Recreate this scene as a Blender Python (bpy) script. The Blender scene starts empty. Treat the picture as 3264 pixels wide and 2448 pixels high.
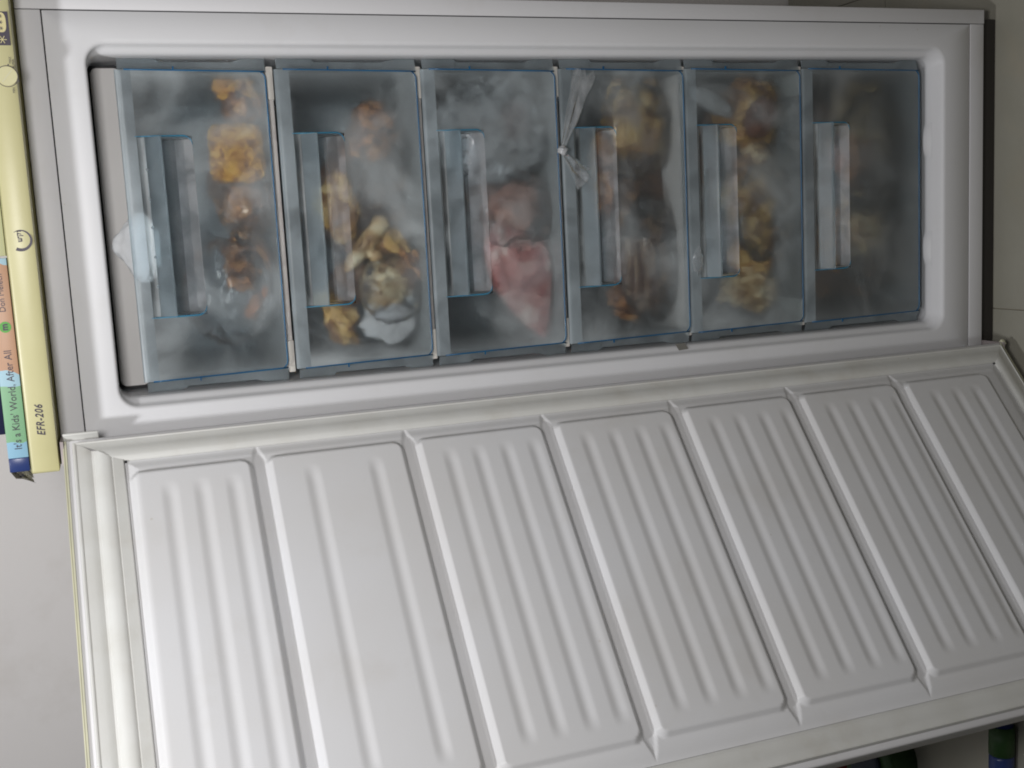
import bpy, bmesh, math, random
import numpy as np
from mathutils import Matrix, Vector, noise

random.seed(4)
scene = bpy.context.scene
COL = scene.collection
ZF = 1.513                       # height of the cabinet's top seam above the floor; z below is counted from that seam

# ------------------------------------------------------------------ camera
cam_data = bpy.data.cameras.new('camera')
cam = bpy.data.objects.new('camera', cam_data)
COL.objects.link(cam)
R_RIGHT = Vector((-0.05158432, -0.34563273, -0.93695094))
R_UP = Vector((0.98905499, 0.11218509, -0.095837))
R_BACK = Vector((0.13823633, -0.93163969, 0.33606279))
CAM = Vector((-0.02482, -1.54586, -0.03870 + ZF))
cam.matrix_world = Matrix(((R_RIGHT.x, R_UP.x, R_BACK.x, CAM.x), (R_RIGHT.y, R_UP.y, R_BACK.y, CAM.y),
                           (R_RIGHT.z, R_UP.z, R_BACK.z, CAM.z), (0, 0, 0, 1)))
cam_data.sensor_width = 36.0
cam_data.lens = 3555.428 / 3264 * 36.0
cam_data.clip_start = 0.05
cam_data.clip_end = 60
scene.camera = cam

# ------------------------------------------------------------------ world and lamps
world = bpy.data.worlds.new('World')
scene.world = world
world.use_nodes = True
bg = world.node_tree.nodes['Background']
bg.inputs[0].default_value = (0.92, 0.95, 1.0, 1)
bg.inputs[1].default_value = 0.035

def lamp(name, kind, loc, power, size, color, target=None):
    l = bpy.data.lights.new(name, kind)
    l.energy = power
    l.color = color
    if kind == 'POINT':
        l.shadow_soft_size = size
    else:
        l.shape = 'SQUARE'
        l.size = size
    o = bpy.data.objects.new(name, l)
    COL.objects.link(o)
    o.location = (loc[0], loc[1], loc[2] + ZF)
    if target:
        v = Vector(target) + Vector((0, 0, ZF)) - o.location
        o.rotation_euler = v.to_track_quat('-Z', 'Y').to_euler()
    o['kind'] = 'helper'
    return o

lamp('ceiling_lamp', 'POINT', (-0.40, -0.85, 0.88), 38.0, 0.055, (0.975, 0.982, 1.0))
lamp('bounce_fill', 'AREA', (0.02, -1.28, 0.20), 9.3, 0.28, (1.0, 0.978, 0.968), (-0.1, 0, -0.45))  # added soft fill, stands in for light bounced around the room

scene.view_settings.view_transform = 'Standard'
scene.view_settings.look = 'None'
scene.view_settings.exposure = 0.12
scene.view_settings.gamma = 1.0
scene.view_settings.use_curve_mapping = False
scene.render.engine = 'CYCLES'
scene.cycles.max_bounces = 12
scene.cycles.transparent_max_bounces = 24
scene.cycles.transmission_bounces = 10
scene.cycles.use_denoising = True
scene.cycles.filter_width = 1.9
scene.cycles.caustics_reflective = False
scene.cycles.caustics_refractive = True

# ------------------------------------------------------------------ materials
def nodes_of(m):
    m.use_nodes = True
    nt = m.node_tree
    return nt, nt.nodes, nt.links

def mat(name, color, rough=0.5, color2=None, scale=8.0, detail=4.0, bump=0.0, bscale=200.0, spec=0.5, lo=0.35, hi=0.65, sss=0.0, coat=0.0, dirt=0.0, stops=None):
    m = bpy.data.materials.new(name)
    nt, N, L = nodes_of(m)
    b = N['Principled BSDF']
    b.inputs['Roughness'].default_value = rough
    b.inputs['Specular IOR Level'].default_value = spec
    b.inputs['Coat Weight'].default_value = coat
    if sss:
        b.inputs['Subsurface Weight'].default_value = sss
        b.inputs['Subsurface Radius'].default_value = (0.01, 0.006, 0.004)
    geo = N.new('ShaderNodeNewGeometry')
    c2 = color2 or tuple(c * 0.94 for c in color)
    n = N.new('ShaderNodeTexNoise')
    n.inputs['Scale'].default_value = scale
    n.inputs['Detail'].default_value = detail
    L.new(geo.outputs['Position'], n.inputs['Vector'])
    r = N.new('ShaderNodeValToRGB')
    r.color_ramp.elements[0].position = lo
    r.color_ramp.elements[1].position = hi
    r.color_ramp.elements[0].color = (*color, 1)
    r.color_ramp.elements[1].color = (*c2, 1)
    if stops:
        n.inputs['Roughness'].default_value = 0.62
        n.inputs['Distortion'].default_value = 0.8
        for k, cc in enumerate(stops):
            p_ = 0.34 + 0.34 * k / (len(stops) - 1)
            if k == 0:
                r.color_ramp.elements[0].position = p_
                r.color_ramp.elements[0].color = (*cc, 1)
            elif k == len(stops) - 1:
                r.color_ramp.elements[-1].position = p_
                r.color_ramp.elements[-1].color = (*cc, 1)
            else:
                r.color_ramp.elements.new(p_).color = (*cc, 1)
    L.new(n.outputs['Fac'], r.inputs[0])
    base_out = r.outputs[0]
    if dirt:
        n3 = N.new('ShaderNodeTexNoise')
        n3.inputs['Scale'].default_value = 7.0
        n3.inputs['Detail'].default_value = 9
        n3.inputs['Roughness'].default_value = 0.65
        L.new(geo.outputs['Position'], n3.inputs['Vector'])
        q = N.new('ShaderNodeMapRange')
        q.inputs[1].default_value = 0.54
        q.inputs[2].default_value = 0.80
        q.inputs[3].default_value = 0.0
        q.inputs[4].default_value = 0.55 * dirt
        L.new(n3.outputs['Fac'], q.inputs[0])
        vo = N.new('ShaderNodeTexVoronoi')
        vo.inputs['Scale'].default_value = 26
        L.new(geo.outputs['Position'], vo.inputs['Vector'])
        near = N.new('ShaderNodeMath')
        near.operation = 'LESS_THAN'
        near.inputs[1].default_value = 0.045
        L.new(vo.outputs['Distance'], near.inputs[0])
        sx = N.new('ShaderNodeSeparateColor')
        L.new(vo.outputs['Color'], sx.inputs[0])
        rare = N.new('ShaderNodeMath')
        rare.operation = 'GREATER_THAN'
        rare.inputs[1].default_value = 0.80
        L.new(sx.outputs[0], rare.inputs[0])
        both = N.new('ShaderNodeMath')
        both.operation = 'MULTIPLY'
        L.new(near.outputs[0], both.inputs[0])
        L.new(rare.outputs[0], both.inputs[1])
        amt = N.new('ShaderNodeMath')
        amt.operation = 'MULTIPLY_ADD'
        amt.inputs[1].default_value = 0.45 * min(1.0, dirt * 1.5)
        L.new(both.outputs[0], amt.inputs[0])
        L.new(q.outputs[0], amt.inputs[2])
        mx = N.new('ShaderNodeMix')
        mx.data_type = 'RGBA'
        L.new(amt.outputs[0], mx.inputs[0])
        L.new(base_out, mx.inputs[6])
        mx.inputs[7].default_value = (0.40, 0.345, 0.25, 1)
        base_out = mx.outputs[2]
    L.new(base_out, b.inputs['Base Color'])
    if bump:
        n2 = N.new('ShaderNodeTexNoise')
        n2.inputs['Scale'].default_value = bscale
        n2.inputs['Detail'].default_value = 3
        L.new(geo.outputs['Position'], n2.inputs['Vector'])
        bp = N.new('ShaderNodeBump')
        bp.inputs['Strength'].default_value = bump
        bp.inputs['Distance'].default_value = 0.002
        L.new(n2.outputs['Fac'], bp.inputs['Height'])
        L.new(bp.outputs[0], b.inputs['Normal'])
    return m

def plastic(name, tint, frost, f0, f1, scale, lo, hi, blur=0.25, rim=False, haze=0.55, stretch=(1, 1, 1), edge=0.0, speck=0.10):
    """Clear drawer plastic under patches of frost: see-through where bare, milky where frosted."""
    m = bpy.data.materials.new(name)
    nt, N, L = nodes_of(m)
    N.remove(N['Principled BSDF'])
    out = N['Material Output']
    geo = N.new('ShaderNodeNewGeometry')
    mp = N.new('ShaderNodeMapping')
    mp.inputs['Scale'].default_value = stretch
    L.new(geo.outputs['Position'], mp.inputs[0])
    n1 = N.new('ShaderNodeTexNoise')
    n1.inputs['Scale'].default_value = scale
    n1.inputs['Detail'].default_value = 5
    n1.inputs['Distortion'].default_value = 0.6
    L.new(mp.outputs[0], n1.inputs['Vector'])
    mr = N.new('ShaderNodeMapRange')
    mr.interpolation_type = 'SMOOTHSTEP'
    mr.inputs[1].default_value = lo
    mr.inputs[2].default_value = hi
    mr.inputs[3].default_value = f0
    mr.inputs[4].default_value = f1
    L.new(n1.outputs['Fac'], mr.inputs[0])
    n2 = N.new('ShaderNodeTexNoise')
    n2.inputs['Scale'].default_value = 420
    n2.inputs['Detail'].default_value = 2
    L.new(geo.outputs['Position'], n2.inputs['Vector'])
    ml = N.new('ShaderNodeMath')
    ml.operation = 'MULTIPLY_ADD'
    L.new(n2.outputs['Fac'], ml.inputs[0])
    ml.inputs[1].default_value = speck
    L.new(mr.outputs[0], ml.inputs[2])
    cl = N.new('ShaderNodeClamp')
    if edge:
        # rime gathers along the borders of the sheet
        tc = N.new('ShaderNodeTexCoord')
        sp = N.new('ShaderNodeSeparateXYZ')
        L.new(tc.outputs['Generated'], sp.inputs[0])
        def border(sock, w0, low=False):
            a = N.new('ShaderNodeMath')
            a.operation = 'PINGPONG'
            a.inputs[1].default_value = 0.5 if not low else 1.0
            L.new(sock, a.inputs[0])
            j = N.new('ShaderNodeMath')
            j.operation = 'MULTIPLY_ADD'
            L.new(n1.outputs['Fac'], j.inputs[0])
            j.inputs[1].default_value = -w0 * 0.9
            L.new(a.outputs[0], j.inputs[2])
            q = N.new('ShaderNodeMapRange')
            q.interpolation_type = 'SMOOTHSTEP'
            q.inputs[1].default_value = -w0 * 0.55
            q.inputs[2].default_value = w0
            q.inputs[3].default_value = edge
            q.inputs[4].default_value = 0.0
            L.new(j.outputs[0], q.inputs[0])
            return q.outputs[0]
        mx = N.new('ShaderNodeMath')
        mx.operation = 'MAXIMUM'
        L.new(border(sp.outputs[0], 0.07), mx.inputs[0])
        L.new(border(sp.outputs[2], 0.24, True), mx.inputs[1])
        ad = N.new('ShaderNodeMath')
        ad.operation = 'ADD'
        L.new(mx.outputs[0], ad.inputs[0])
        L.new(ml.outputs[0], ad.inputs[1])
        L.new(ad.outputs[0], cl.inputs[0])
    else:
        L.new(ml.outputs[0], cl.inputs[0])
    tr = N.new('ShaderNodeBsdfTransparent')
    tr.inputs[0].default_value = (*tint, 1)
    rf = N.new('ShaderNodeBsdfRefraction')
    rf.inputs['Color'].default_value = (*tint, 1)
    rf.inputs['Roughness'].default_value = blur
    rf.inputs['IOR'].default_value = 1.20
    ma = N.new('ShaderNodeMixShader')
    ma.inputs[0].default_value = haze
    L.new(tr.outputs[0], ma.inputs[1])
    L.new(rf.outputs[0], ma.inputs[2])
    df = N.new('ShaderNodeBsdfDiffuse')
    df.inputs[0].default_value = (*frost, 1)
    tl = N.new('ShaderNodeBsdfTranslucent')
    tl.inputs[0].default_value = (*frost, 1)
    mf = N.new('ShaderNodeMixShader')
    mf.inputs[0].default_value = 0.35
    L.new(df.outputs[0], mf.inputs[1])
    L.new(tl.outputs[0], mf.inputs[2])
    mb = N.new('ShaderNodeMixShader')
    L.new(cl.outputs[0], mb.inputs[0])
    L.new(ma.outputs[0], mb.inputs[1])
    L.new(mf.outputs[0], mb.inputs[2])
    gl = N.new('ShaderNodeBsdfGlossy')
    gl.inputs['Roughness'].default_value = 0.30
    fr = N.new('ShaderNodeFresnel')
    fr.inputs[0].default_value = 1.4
    fm = N.new('ShaderNodeMath')
    fm.operation = 'MULTIPLY'
    fm.inputs[1].default_value = 0.45
    L.new(fr.outputs[0], fm.inputs[0])
    mc = N.new('ShaderNodeMixShader')
    L.new(fm.outputs[0], mc.inputs[0])
    L.new(mb.outputs[0], mc.inputs[1])
    L.new(gl.outputs[0], mc.inputs[2])
    L.new(mc.outputs[0], out.inputs[0])
    return m

def film(name, color, opacity, spec=0.5):
    """Thin crumpled polythene: mostly clear, milky in the folds, shiny on the creases."""
    m = bpy.data.materials.new(name)
    nt, N, L = nodes_of(m)
    N.remove(N['Principled BSDF'])
    out = N['Material Output']
    geo = N.new('ShaderNodeNewGeometry')
    n1 = N.new('ShaderNodeTexNoise')
    n1.inputs['Scale'].default_value = 28
    n1.inputs['Detail'].default_value = 5
    n1.inputs['Distortion'].default_value = 1.2
    L.new(geo.outputs['Position'], n1.inputs['Vector'])
    mr = N.new('ShaderNodeMapRange')
    mr.inputs[1].default_value = 0.35
    mr.inputs[2].default_value = 0.72
    mr.inputs[3].default_value = opacity * 0.45
    mr.inputs[4].default_value = min(1.0, opacity * 1.7)
    L.new(n1.outputs['Fac'], mr.inputs[0])
    tr = N.new('ShaderNodeBsdfTransparent')
    tr.inputs[0].default_value = (0.96, 0.97, 0.98, 1)
    df = N.new('ShaderNodeBsdfDiffuse')
    df.inputs[0].default_value = (*color, 1)
    tl = N.new('ShaderNodeBsdfTranslucent')
    tl.inputs[0].default_value = (*color, 1)
    mf = N.new('ShaderNodeMixShader')
    mf.inputs[0].default_value = 0.45
    L.new(df.outputs[0], mf.inputs[1])
    L.new(tl.outputs[0], mf.inputs[2])
    mb = N.new('ShaderNodeMixShader')
    L.new(mr.outputs[0], mb.inputs[0])
    L.new(tr.outputs[0], mb.inputs[1])
    L.new(mf.outputs[0], mb.inputs[2])
    gl = N.new('ShaderNodeBsdfGlossy')
    gl.inputs['Roughness'].default_value = 0.12
    lw = N.new('ShaderNodeFresnel')
    lw.inputs[0].default_value = 1.35
    mc = N.new('ShaderNodeMixShader')
    L.new(lw.outputs[0], mc.inputs[0])
    L.new(mb.outputs[0], mc.inputs[1])
    L.new(gl.outputs[0], mc.inputs[2])
    bp = N.new('ShaderNodeBump')
    bp.inputs['Strength'].default_value = 0.5
    bp.inputs['Distance'].default_value = 0.004
    L.new(n1.outputs['Fac'], bp.inputs['Height'])
    L.new(bp.outputs[0], gl.inputs['Normal'])
    L.new(mc.outputs[0], out.inputs[0])
    return m

M = {}
M['enamel'] = mat('white_enamel', (0.66, 0.655, 0.665), 0.5, (0.64, 0.635, 0.645), 3, bump=0.04, bscale=500, spec=0.3, dirt=0.35)
M['liner'] = mat('white_liner_plastic', (0.70, 0.70, 0.715), 0.38, (0.68, 0.68, 0.69), 4, bump=0.02, bscale=300, spec=0.18, dirt=0.3)
M['door_liner'] = mat('door_liner_plastic', (0.68, 0.682, 0.695), 0.42, (0.655, 0.65, 0.65), 5, 8, bump=0.03, bscale=350, spec=0.25, dirt=0.35)
M['gasket'] = mat('gasket_vinyl', (0.65, 0.65, 0.625), 0.5, (0.615, 0.612, 0.58), 25, bump=0.05, bscale=400, dirt=0.7)
M['gasket_old'] = mat('yellowed_vinyl_edge', (0.60, 0.585, 0.43), 0.5, (0.54, 0.53, 0.40), 30)
M['trim_grey'] = mat('grey_trim_plastic', (0.56, 0.545, 0.53), 0.45, (0.54, 0.525, 0.51), 9)
M['shelf'] = mat('shelf_enamel', (0.62, 0.585, 0.56), 0.5, (0.50, 0.46, 0.44), 60, lo=0.45, hi=0.75)
M['cap'] = mat('shelf_cap_plastic', (0.66, 0.63, 0.58), 0.45)
M['dark'] = mat('dark_gap', (0.010, 0.010, 0.012), 0.7)
M['yellow'] = mat('aged_yellow_plastic', (0.545, 0.51, 0.275), 0.38, (0.575, 0.54, 0.30), 14, bump=0.03, bscale=260)
M['ink'] = mat('printed_ink', (0.045, 0.035, 0.055), 0.5)
M['ink_pale'] = mat('printed_pale', (0.62, 0.55, 0.28), 0.5)
M['edge_blue'] = mat('blue_plastic_edge', (0.008, 0.085, 0.20), 0.25, (0.012, 0.13, 0.28), 20)
M['edge_cyan'] = mat('cyan_plastic_edge', (0.06, 0.27, 0.42), 0.25, (0.05, 0.22, 0.36), 20)
M['front'] = plastic('frosted_drawer_plastic', (0.87, 0.925, 0.94), (0.76, 0.83, 0.855), 0.0, 0.43, 8, 0.40, 0.75, 0.62, haze=0.52, edge=0.17, speck=0.12)
M['front_dull'] = plastic('heavily_frosted_drawer_plastic', (0.84, 0.89, 0.90), (0.52, 0.55, 0.555), 0.12, 0.42, 9, 0.36, 0.76, 0.66, haze=0.60, edge=0.15, speck=0.12)
M['dense'] = plastic('milky_blue_rim_plastic', (0.82, 0.89, 0.93), (0.70, 0.80, 0.85), 0.24, 0.50, 12, 0.3, 0.7, 0.6, haze=0.4)
M['lip'] = plastic('grip_lip_plastic', (0.84, 0.91, 0.94), (0.68, 0.77, 0.82), 0.04, 0.18, 18, 0.3, 0.7, 0.5, haze=0.4)
M['ledge'] = plastic('lit_ledge_frost', (0.88, 0.91, 0.93), (0.74, 0.76, 0.78), 0.16, 0.40, 30, 0.35, 0.7, 0.5, haze=0.3)  # denser frost paints the ledge as a lit strip
M['pocket'] = plastic('clear_pocket_plastic', (0.92, 0.94, 0.95), (0.66, 0.70, 0.72), 0.02, 0.16, 24, 0.40, 0.72, 0.4, haze=0.25)
M['wing'] = plastic('side_wall_plastic', (0.88, 0.92, 0.94), (0.60, 0.66, 0.69), 0.12, 0.26, 15, 0.3, 0.7, 0.5, haze=0.3)
M['ice'] = plastic('ice_drop', (0.9, 0.95, 0.97), (0.7, 0.75, 0.78), 0.15, 0.3, 30, 0.3, 0.7, 0.05)
M['metal'] = mat('zinc_metal', (0.42, 0.38, 0.38), 0.35, (0.35, 0.30, 0.30), 30)
M['sticker'] = mat('grey_sticker', (0.20, 0.195, 0.17), 0.55, (0.17, 0.165, 0.15), 60)
M['wall'] = mat('painted_wall', (0.85, 0.82, 0.80), 0.8, (0.82, 0.79, 0.77), 1.6, bump=0.10, bscale=160, dirt=0.3)
M['floor'] = mat('beige_floor_tile', (0.35, 0.338, 0.285), 0.5, (0.31, 0.298, 0.245), 5.5, 6, bump=0.02, bscale=90, dirt=0.8)
M['grout'] = mat('floor_grout', (0.27, 0.245, 0.19), 0.9)
M['speck'] = mat('dirt', (0.10, 0.09, 0.07), 0.9)
M['film'] = film('clear_film', (0.85, 0.86, 0.88), 0.09)
M['bag'] = film('white_bag_film', (0.92, 0.93, 0.95), 0.8)
M['frost_film'] = film('white_polythene', (0.90, 0.91, 0.93), 0.95)
M['white_sack'] = mat('white_sack', (0.80, 0.82, 0.84), 0.55, (0.70, 0.72, 0.74), 40, bump=0.5, bscale=90)
M['wisp'] = film('wispy_white_film', (0.92, 0.93, 0.95), 0.46)
M['film_thick'] = film('gathered_film', (0.80, 0.82, 0.84), 0.32)
M['crumb'] = mat('breadcrumb', (0.6, 0.3, 0.05), 0.8, None, 70, 8, bump=1.0, bscale=260, stops=[(0.10, 0.035, 0.008), (0.46, 0.19, 0.025), (0.74, 0.38, 0.060), (0.80, 0.50, 0.14)])
M['roast'] = mat('browned_meat', (0.4, 0.2, 0.05), 0.5, None, 38, 7, bump=0.8, bscale=120, stops=[(0.035, 0.018, 0.012), (0.17, 0.060, 0.022), (0.48, 0.19, 0.050), (0.66, 0.38, 0.16)])
M['pinkmeat'] = mat('pale_pink_meat', (0.60, 0.33, 0.25), 0.6, (0.38, 0.16, 0.11), 30, 5, bump=0.4, bscale=120)
M['rawmeat'] = mat('raw_marbled_meat', (0.6, 0.4, 0.4), 0.45, None, 24, 8, bump=0.8, bscale=110, stops=[(0.30, 0.045, 0.045), (0.50, 0.17, 0.15), (0.72, 0.46, 0.41), (0.84, 0.72, 0.64)])
M['skin'] = mat('chicken_skin', (0.6, 0.4, 0.15), 0.5, None, 30, 7, bump=0.8, bscale=150, stops=[(0.07, 0.030, 0.012), (0.30, 0.13, 0.035), (0.66, 0.40, 0.12), (0.80, 0.60, 0.30)])
M['fat'] = mat('pale_fat', (0.6, 0.4, 0.2), 0.5, None, 42, 7, bump=0.8, bscale=140, stops=[(0.16, 0.075, 0.030), (0.46, 0.28, 0.12), (0.74, 0.58, 0.34), (0.84, 0.74, 0.54)])
M['carrot'] = mat('orange_carrot', (0.75, 0.26, 0.05), 0.6, (0.55, 0.16, 0.04), 40, 4, bump=0.4, bscale=120)
M['redmeat'] = mat('dark_red_meat', (0.20, 0.075, 0.04), 0.6, (0.10, 0.04, 0.025), 40, 5, bump=0.6, bscale=120)
M['meat_and_depth'] = mat('dark_meat_and_depth', (0.1, 0.05, 0.04), 0.55, None, 26, 7, bump=0.6, bscale=120, stops=[(0.018, 0.014, 0.014), (0.055, 0.032, 0.024), (0.16, 0.075, 0.040), (0.34, 0.20, 0.10)])  # dark meat, also colours the masses added for dark depth
M['frost'] = mat('ice_crust', (0.70, 0.69, 0.70), 0.8, (0.58, 0.56, 0.56), 30, 5, bump=0.4, bscale=160)
M['dull'] = mat('dull_frozen_food', (0.3, 0.2, 0.1), 0.6, None, 26, 7, bump=0.6, bscale=120, stops=[(0.07, 0.05, 0.03), (0.20, 0.14, 0.07), (0.36, 0.26, 0.12), (0.46, 0.36, 0.20)])

def ribs_mat():
    m = mat('streaked_ribs', (0.36, 0.15, 0.085), 0.55, (0.10, 0.045, 0.030), 24, 5, bump=0.5, bscale=120)
    nt, N, L = nodes_of(m)
    geo = N.new('ShaderNodeNewGeometry')
    mp = N.new('ShaderNodeMapping')
    mp.inputs['Rotation'].default_value = (0, math.radians(-8), 0)
    mp.inputs['Scale'].default_value = (4, 1, 1)
    mp.inputs['Scale'].default_value = (9, 12, 90)
    L.new(geo.outputs['Position'], mp.inputs[0])
    n = N.new('ShaderNodeTexNoise')
    n.inputs['Scale'].default_value = 1.6
    n.inputs['Detail'].default_value = 3
    L.new(mp.outputs[0], n.inputs['Vector'])
    r = N.new('ShaderNodeValToRGB')
    r.color_ramp.elements[0].position = 0.45
    r.color_ramp.elements[1].position = 0.62
    r.color_ramp.elements[0].color = (0.12, 0.050, 0.032, 1)
    r.color_ramp.elements[1].color = (0.52, 0.34, 0.22, 1)
    L.new(n.outputs['Fac'], r.inputs[0])
    L.new(r.outputs[0], N['Principled BSDF'].inputs['Base Color'])
    return m
M['ribs'] = ribs_mat()

# ------------------------------------------------------------------ builders
def empty(name, loc, label, cat, group=None):
    o = bpy.data.objects.new(name, None)
    o.location = (loc[0], loc[1], loc[2] + ZF)
    o.empty_display_size = 0.05
    COL.objects.link(o)
    return tag(o, label, cat, group)

def tag(o, label, cat, group=None):
    o['label'] = label
    o['category'] = cat
    if group:
        o['group'] = group
    return o

def origin_of(p):
    v = Vector((0, 0, 0))
    while p is not None:
        v = v + Vector(p.location)
        p = p.parent
    return v

def obj(name, verts, faces, m, parent=None, smooth=False, loc=None, normals=None, lift=True):
    """One mesh object. verts in scene metres with z counted from the top seam."""
    base = origin_of(parent)
    if parent is None:
        if loc is None:
            a = np.array(verts)
            loc = ((a[:, 0].min() + a[:, 0].max()) / 2, (a[:, 1].min() + a[:, 1].max()) / 2, a[:, 2].min())
        base = Vector((loc[0], loc[1], loc[2] + ZF))
    a = np.array(verts, dtype=float)
    a[:, 2] += ZF
    a -= np.array(base)
    me = bpy.data.meshes.new(name)
    me.from_pydata(a.tolist(), [], faces)
    me.materials.append(M[m] if isinstance(m, str) else m)
    if smooth:
        me.polygons.foreach_set('use_smooth', [True] * len(me.polygons))
    me.update()
    if normals is not None:
        me.normals_split_custom_set_from_vertices(normals)
    o = bpy.data.objects.new(name, me)
    COL.objects.link(o)
    if parent is not None:
        o.parent = parent
    else:
        o.location = base
    return o

def bevel(o, w, seg=2, angle=40):
    b = o.modifiers.new('bevel', 'BEVEL')
    b.width = w
    b.segments = seg
    b.limit_method = 'ANGLE'
    b.angle_limit = math.radians(angle)
    for p in o.data.polygons:
        p.use_smooth = True
    return o

class MB:
    def __init__(s):
        s.v, s.f = [], []
    def add(s, v, f):
        k = len(s.v)
        s.v += [tuple(p) for p in v]
        s.f += [tuple(i + k for i in q) for q in f]
        return s
    def box(s, x0, x1, y0, y1, z0, z1):
        v = [(x, y, z) for z in (z0, z1) for y in (y0, y1) for x in (x0, x1)]
        return s.add(v, [(0, 2, 3, 1), (4, 5, 7, 6), (0, 1, 5, 4), (2, 6, 7, 3), (0, 4, 6, 2), (1, 3, 7, 5)])
    def tube(s, pts, r, n=6, closed=False):
        pts = [Vector(p) for p in pts]
        rings = []
        for i, p in enumerate(pts):
            a = pts[max(i - 1, 0)]
            b = pts[min(i + 1, len(pts) - 1)]
            t = (b - a).normalized()
            u = t.cross(Vector((0, 1, 0)))
            if u.length < 1e-4:
                u = t.cross(Vector((1, 0, 0)))
            u.normalize()
            w = t.cross(u)
            rr = r[i] if isinstance(r, (list, tuple)) else r
            rings.append([p + (u * math.cos(2 * math.pi * j / n) + w * math.sin(2 * math.pi * j / n)) * rr for j in range(n)])
        v = [q for ring in rings for q in ring]
        f = []
        for i in range(len(rings) - 1):
            for j in range(n):
                f.append((i * n + j, i * n + (j + 1) % n, (i + 1) * n + (j + 1) % n, (i + 1) * n + j))
        f.append(tuple(range(n - 1, -1, -1)))
        f.append(tuple((len(rings) - 1) * n + j for j in range(n)))
        return s.add(v, f)
    def lathe(s, prof, c, n=28):
        v, f = [], []
        for (r, z) in prof:
            for j in range(n):
                a = 2 * math.pi * j / n
                v.append((c[0] + r * math.cos(a), c[1] + r * math.sin(a), c[2] + z))
        for i in range(len(prof) - 1):
            for j in range(n):
                f.append((i * n + j, i * n + (j + 1) % n, (i + 1) * n + (j + 1) % n, (i + 1) * n + j))
        f.append(tuple(range(n - 1, -1, -1)))
        f.append(tuple((len(prof) - 1) * n + j for j in range(n)))
        return s.add(v, f)
    def build(s, name, m, parent=None, smooth=False, loc=None):
        return obj(name, s.v, s.f, m, parent, smooth, loc)

def rr_ring(hw, zt, zb, r, y, seg=8):
    """Rounded rectangle ring facing the room, counter-clockwise from the right upper corner."""
    out = []
    for (cx, cz, a0) in ((hw - r, zt - r, 0), (-hw + r, zt - r, 90), (-hw + r, zb + r, 180), (hw - r, zb + r, 270)):
        for i in range(seg + 1):
            a = math.radians(a0 + 90 * i / seg)
            out.append((cx + r * math.cos(a), y, cz + r * math.sin(a)))
    return out

def loft(rings, cap_last=False, cap_first=False):
    n = len(rings[0])
    v = [p for r in rings for p in r]
    f = []
    for i in range(len(rings) - 1):
        for j in range(n):
            f.append((i * n + j, (i + 1) * n + j, (i + 1) * n + (j + 1) % n, i * n + (j + 1) % n))
    if cap_last:
        f.append(tuple((len(rings) - 1) * n + j for j in range(n)))
    if cap_first:
        f.append(tuple(range(n - 1, -1, -1)))
    return v, f

def lettering(name, text, x, y, z, size, m, parent, shear=0.0, spacing=1.0, align='LEFT', stretch=1.0, bold=0.0):
    """Raised print: the text as a mesh, standing upright and facing the room."""
    cu = bpy.data.curves.new(name, 'FONT')
    cu.body = text
    cu.size = size
    cu.shear = shear
    cu.space_character = spacing
    cu.align_x = align
    cu.extrude = 0.00012
    cu.offset = bold
    cu.resolution_u = 3
    t = bpy.data.objects.new(name, cu)
    COL.objects.link(t)
    dg = bpy.context.evaluated_depsgraph_get()
    me = bpy.data.meshes.new_from_object(t.evaluated_get(dg))
    v = [(x + p.co.x * stretch, y - p.co.z, z + p.co.y) for p in me.vertices]
    f = [tuple(p.vertices) for p in me.polygons]
    bpy.data.objects.remove(t)
    bpy.data.curves.remove(cu)
    bpy.data.meshes.remove(me)
    return obj(name, v, f, m, parent)

# ------------------------------------------------------------------ setting: floor and wall
FL = -ZF
def floor():
    base = obj('floor', [(-4, -4, FL - 0.004), (4, -4, FL - 0.004), (4, 0.63, FL - 0.004), (-4, 0.63, FL - 0.004)],
               [(0, 1, 2, 3)], 'grout')
    base['kind'] = 'structure'
    # square tiles laid on the grout bed
    t = 0.6
    g = 0.0010
    me = None
    for i in range(-6, 6):
        for j in range(-7, 3):
            x0, y0 = -0.209 + i * t, -0.30 + j * t
            x1, y1 = x0 + t, min(y0 + t, 0.625)
            if y0 > 0.6 or x1 < -1.7 or x0 > 1.3 or y0 < -1.6:
                continue
            mb = MB().box(x0 + g, x1 - g, y0 + g, y1 - g, FL - 0.0035, FL)
            mb.build('tile', 'floor', base)
    return base
floor()
w = obj('wall', [(-4, 0.63, FL - 0.01), (4, 0.63, FL - 0.01), (4, 0.63, 1.3), (-4, 0.63, 1.3), (-4, 0.73, FL - 0.01), (4, 0.73, FL - 0.01), (4, 0.73, 1.3), (-4, 0.73, 1.3)],
        [(0, 1, 2, 3), (5, 4, 7, 6), (3, 2, 6, 7), (1, 0, 4, 5), (0, 3, 7, 4), (2, 1, 5, 6)], 'wall')
w['kind'] = 'structure'

# ------------------------------------------------------------------ freezer cabinet
HW, XS = 0.2975, 0.2743
ZB, Z0 = -1.4456, -1.4742
freezer = empty('upright_freezer', (0, 0.30, FL), 'white upright freezer with its door swung wide open and six drawers inside', 'freezer')

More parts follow.
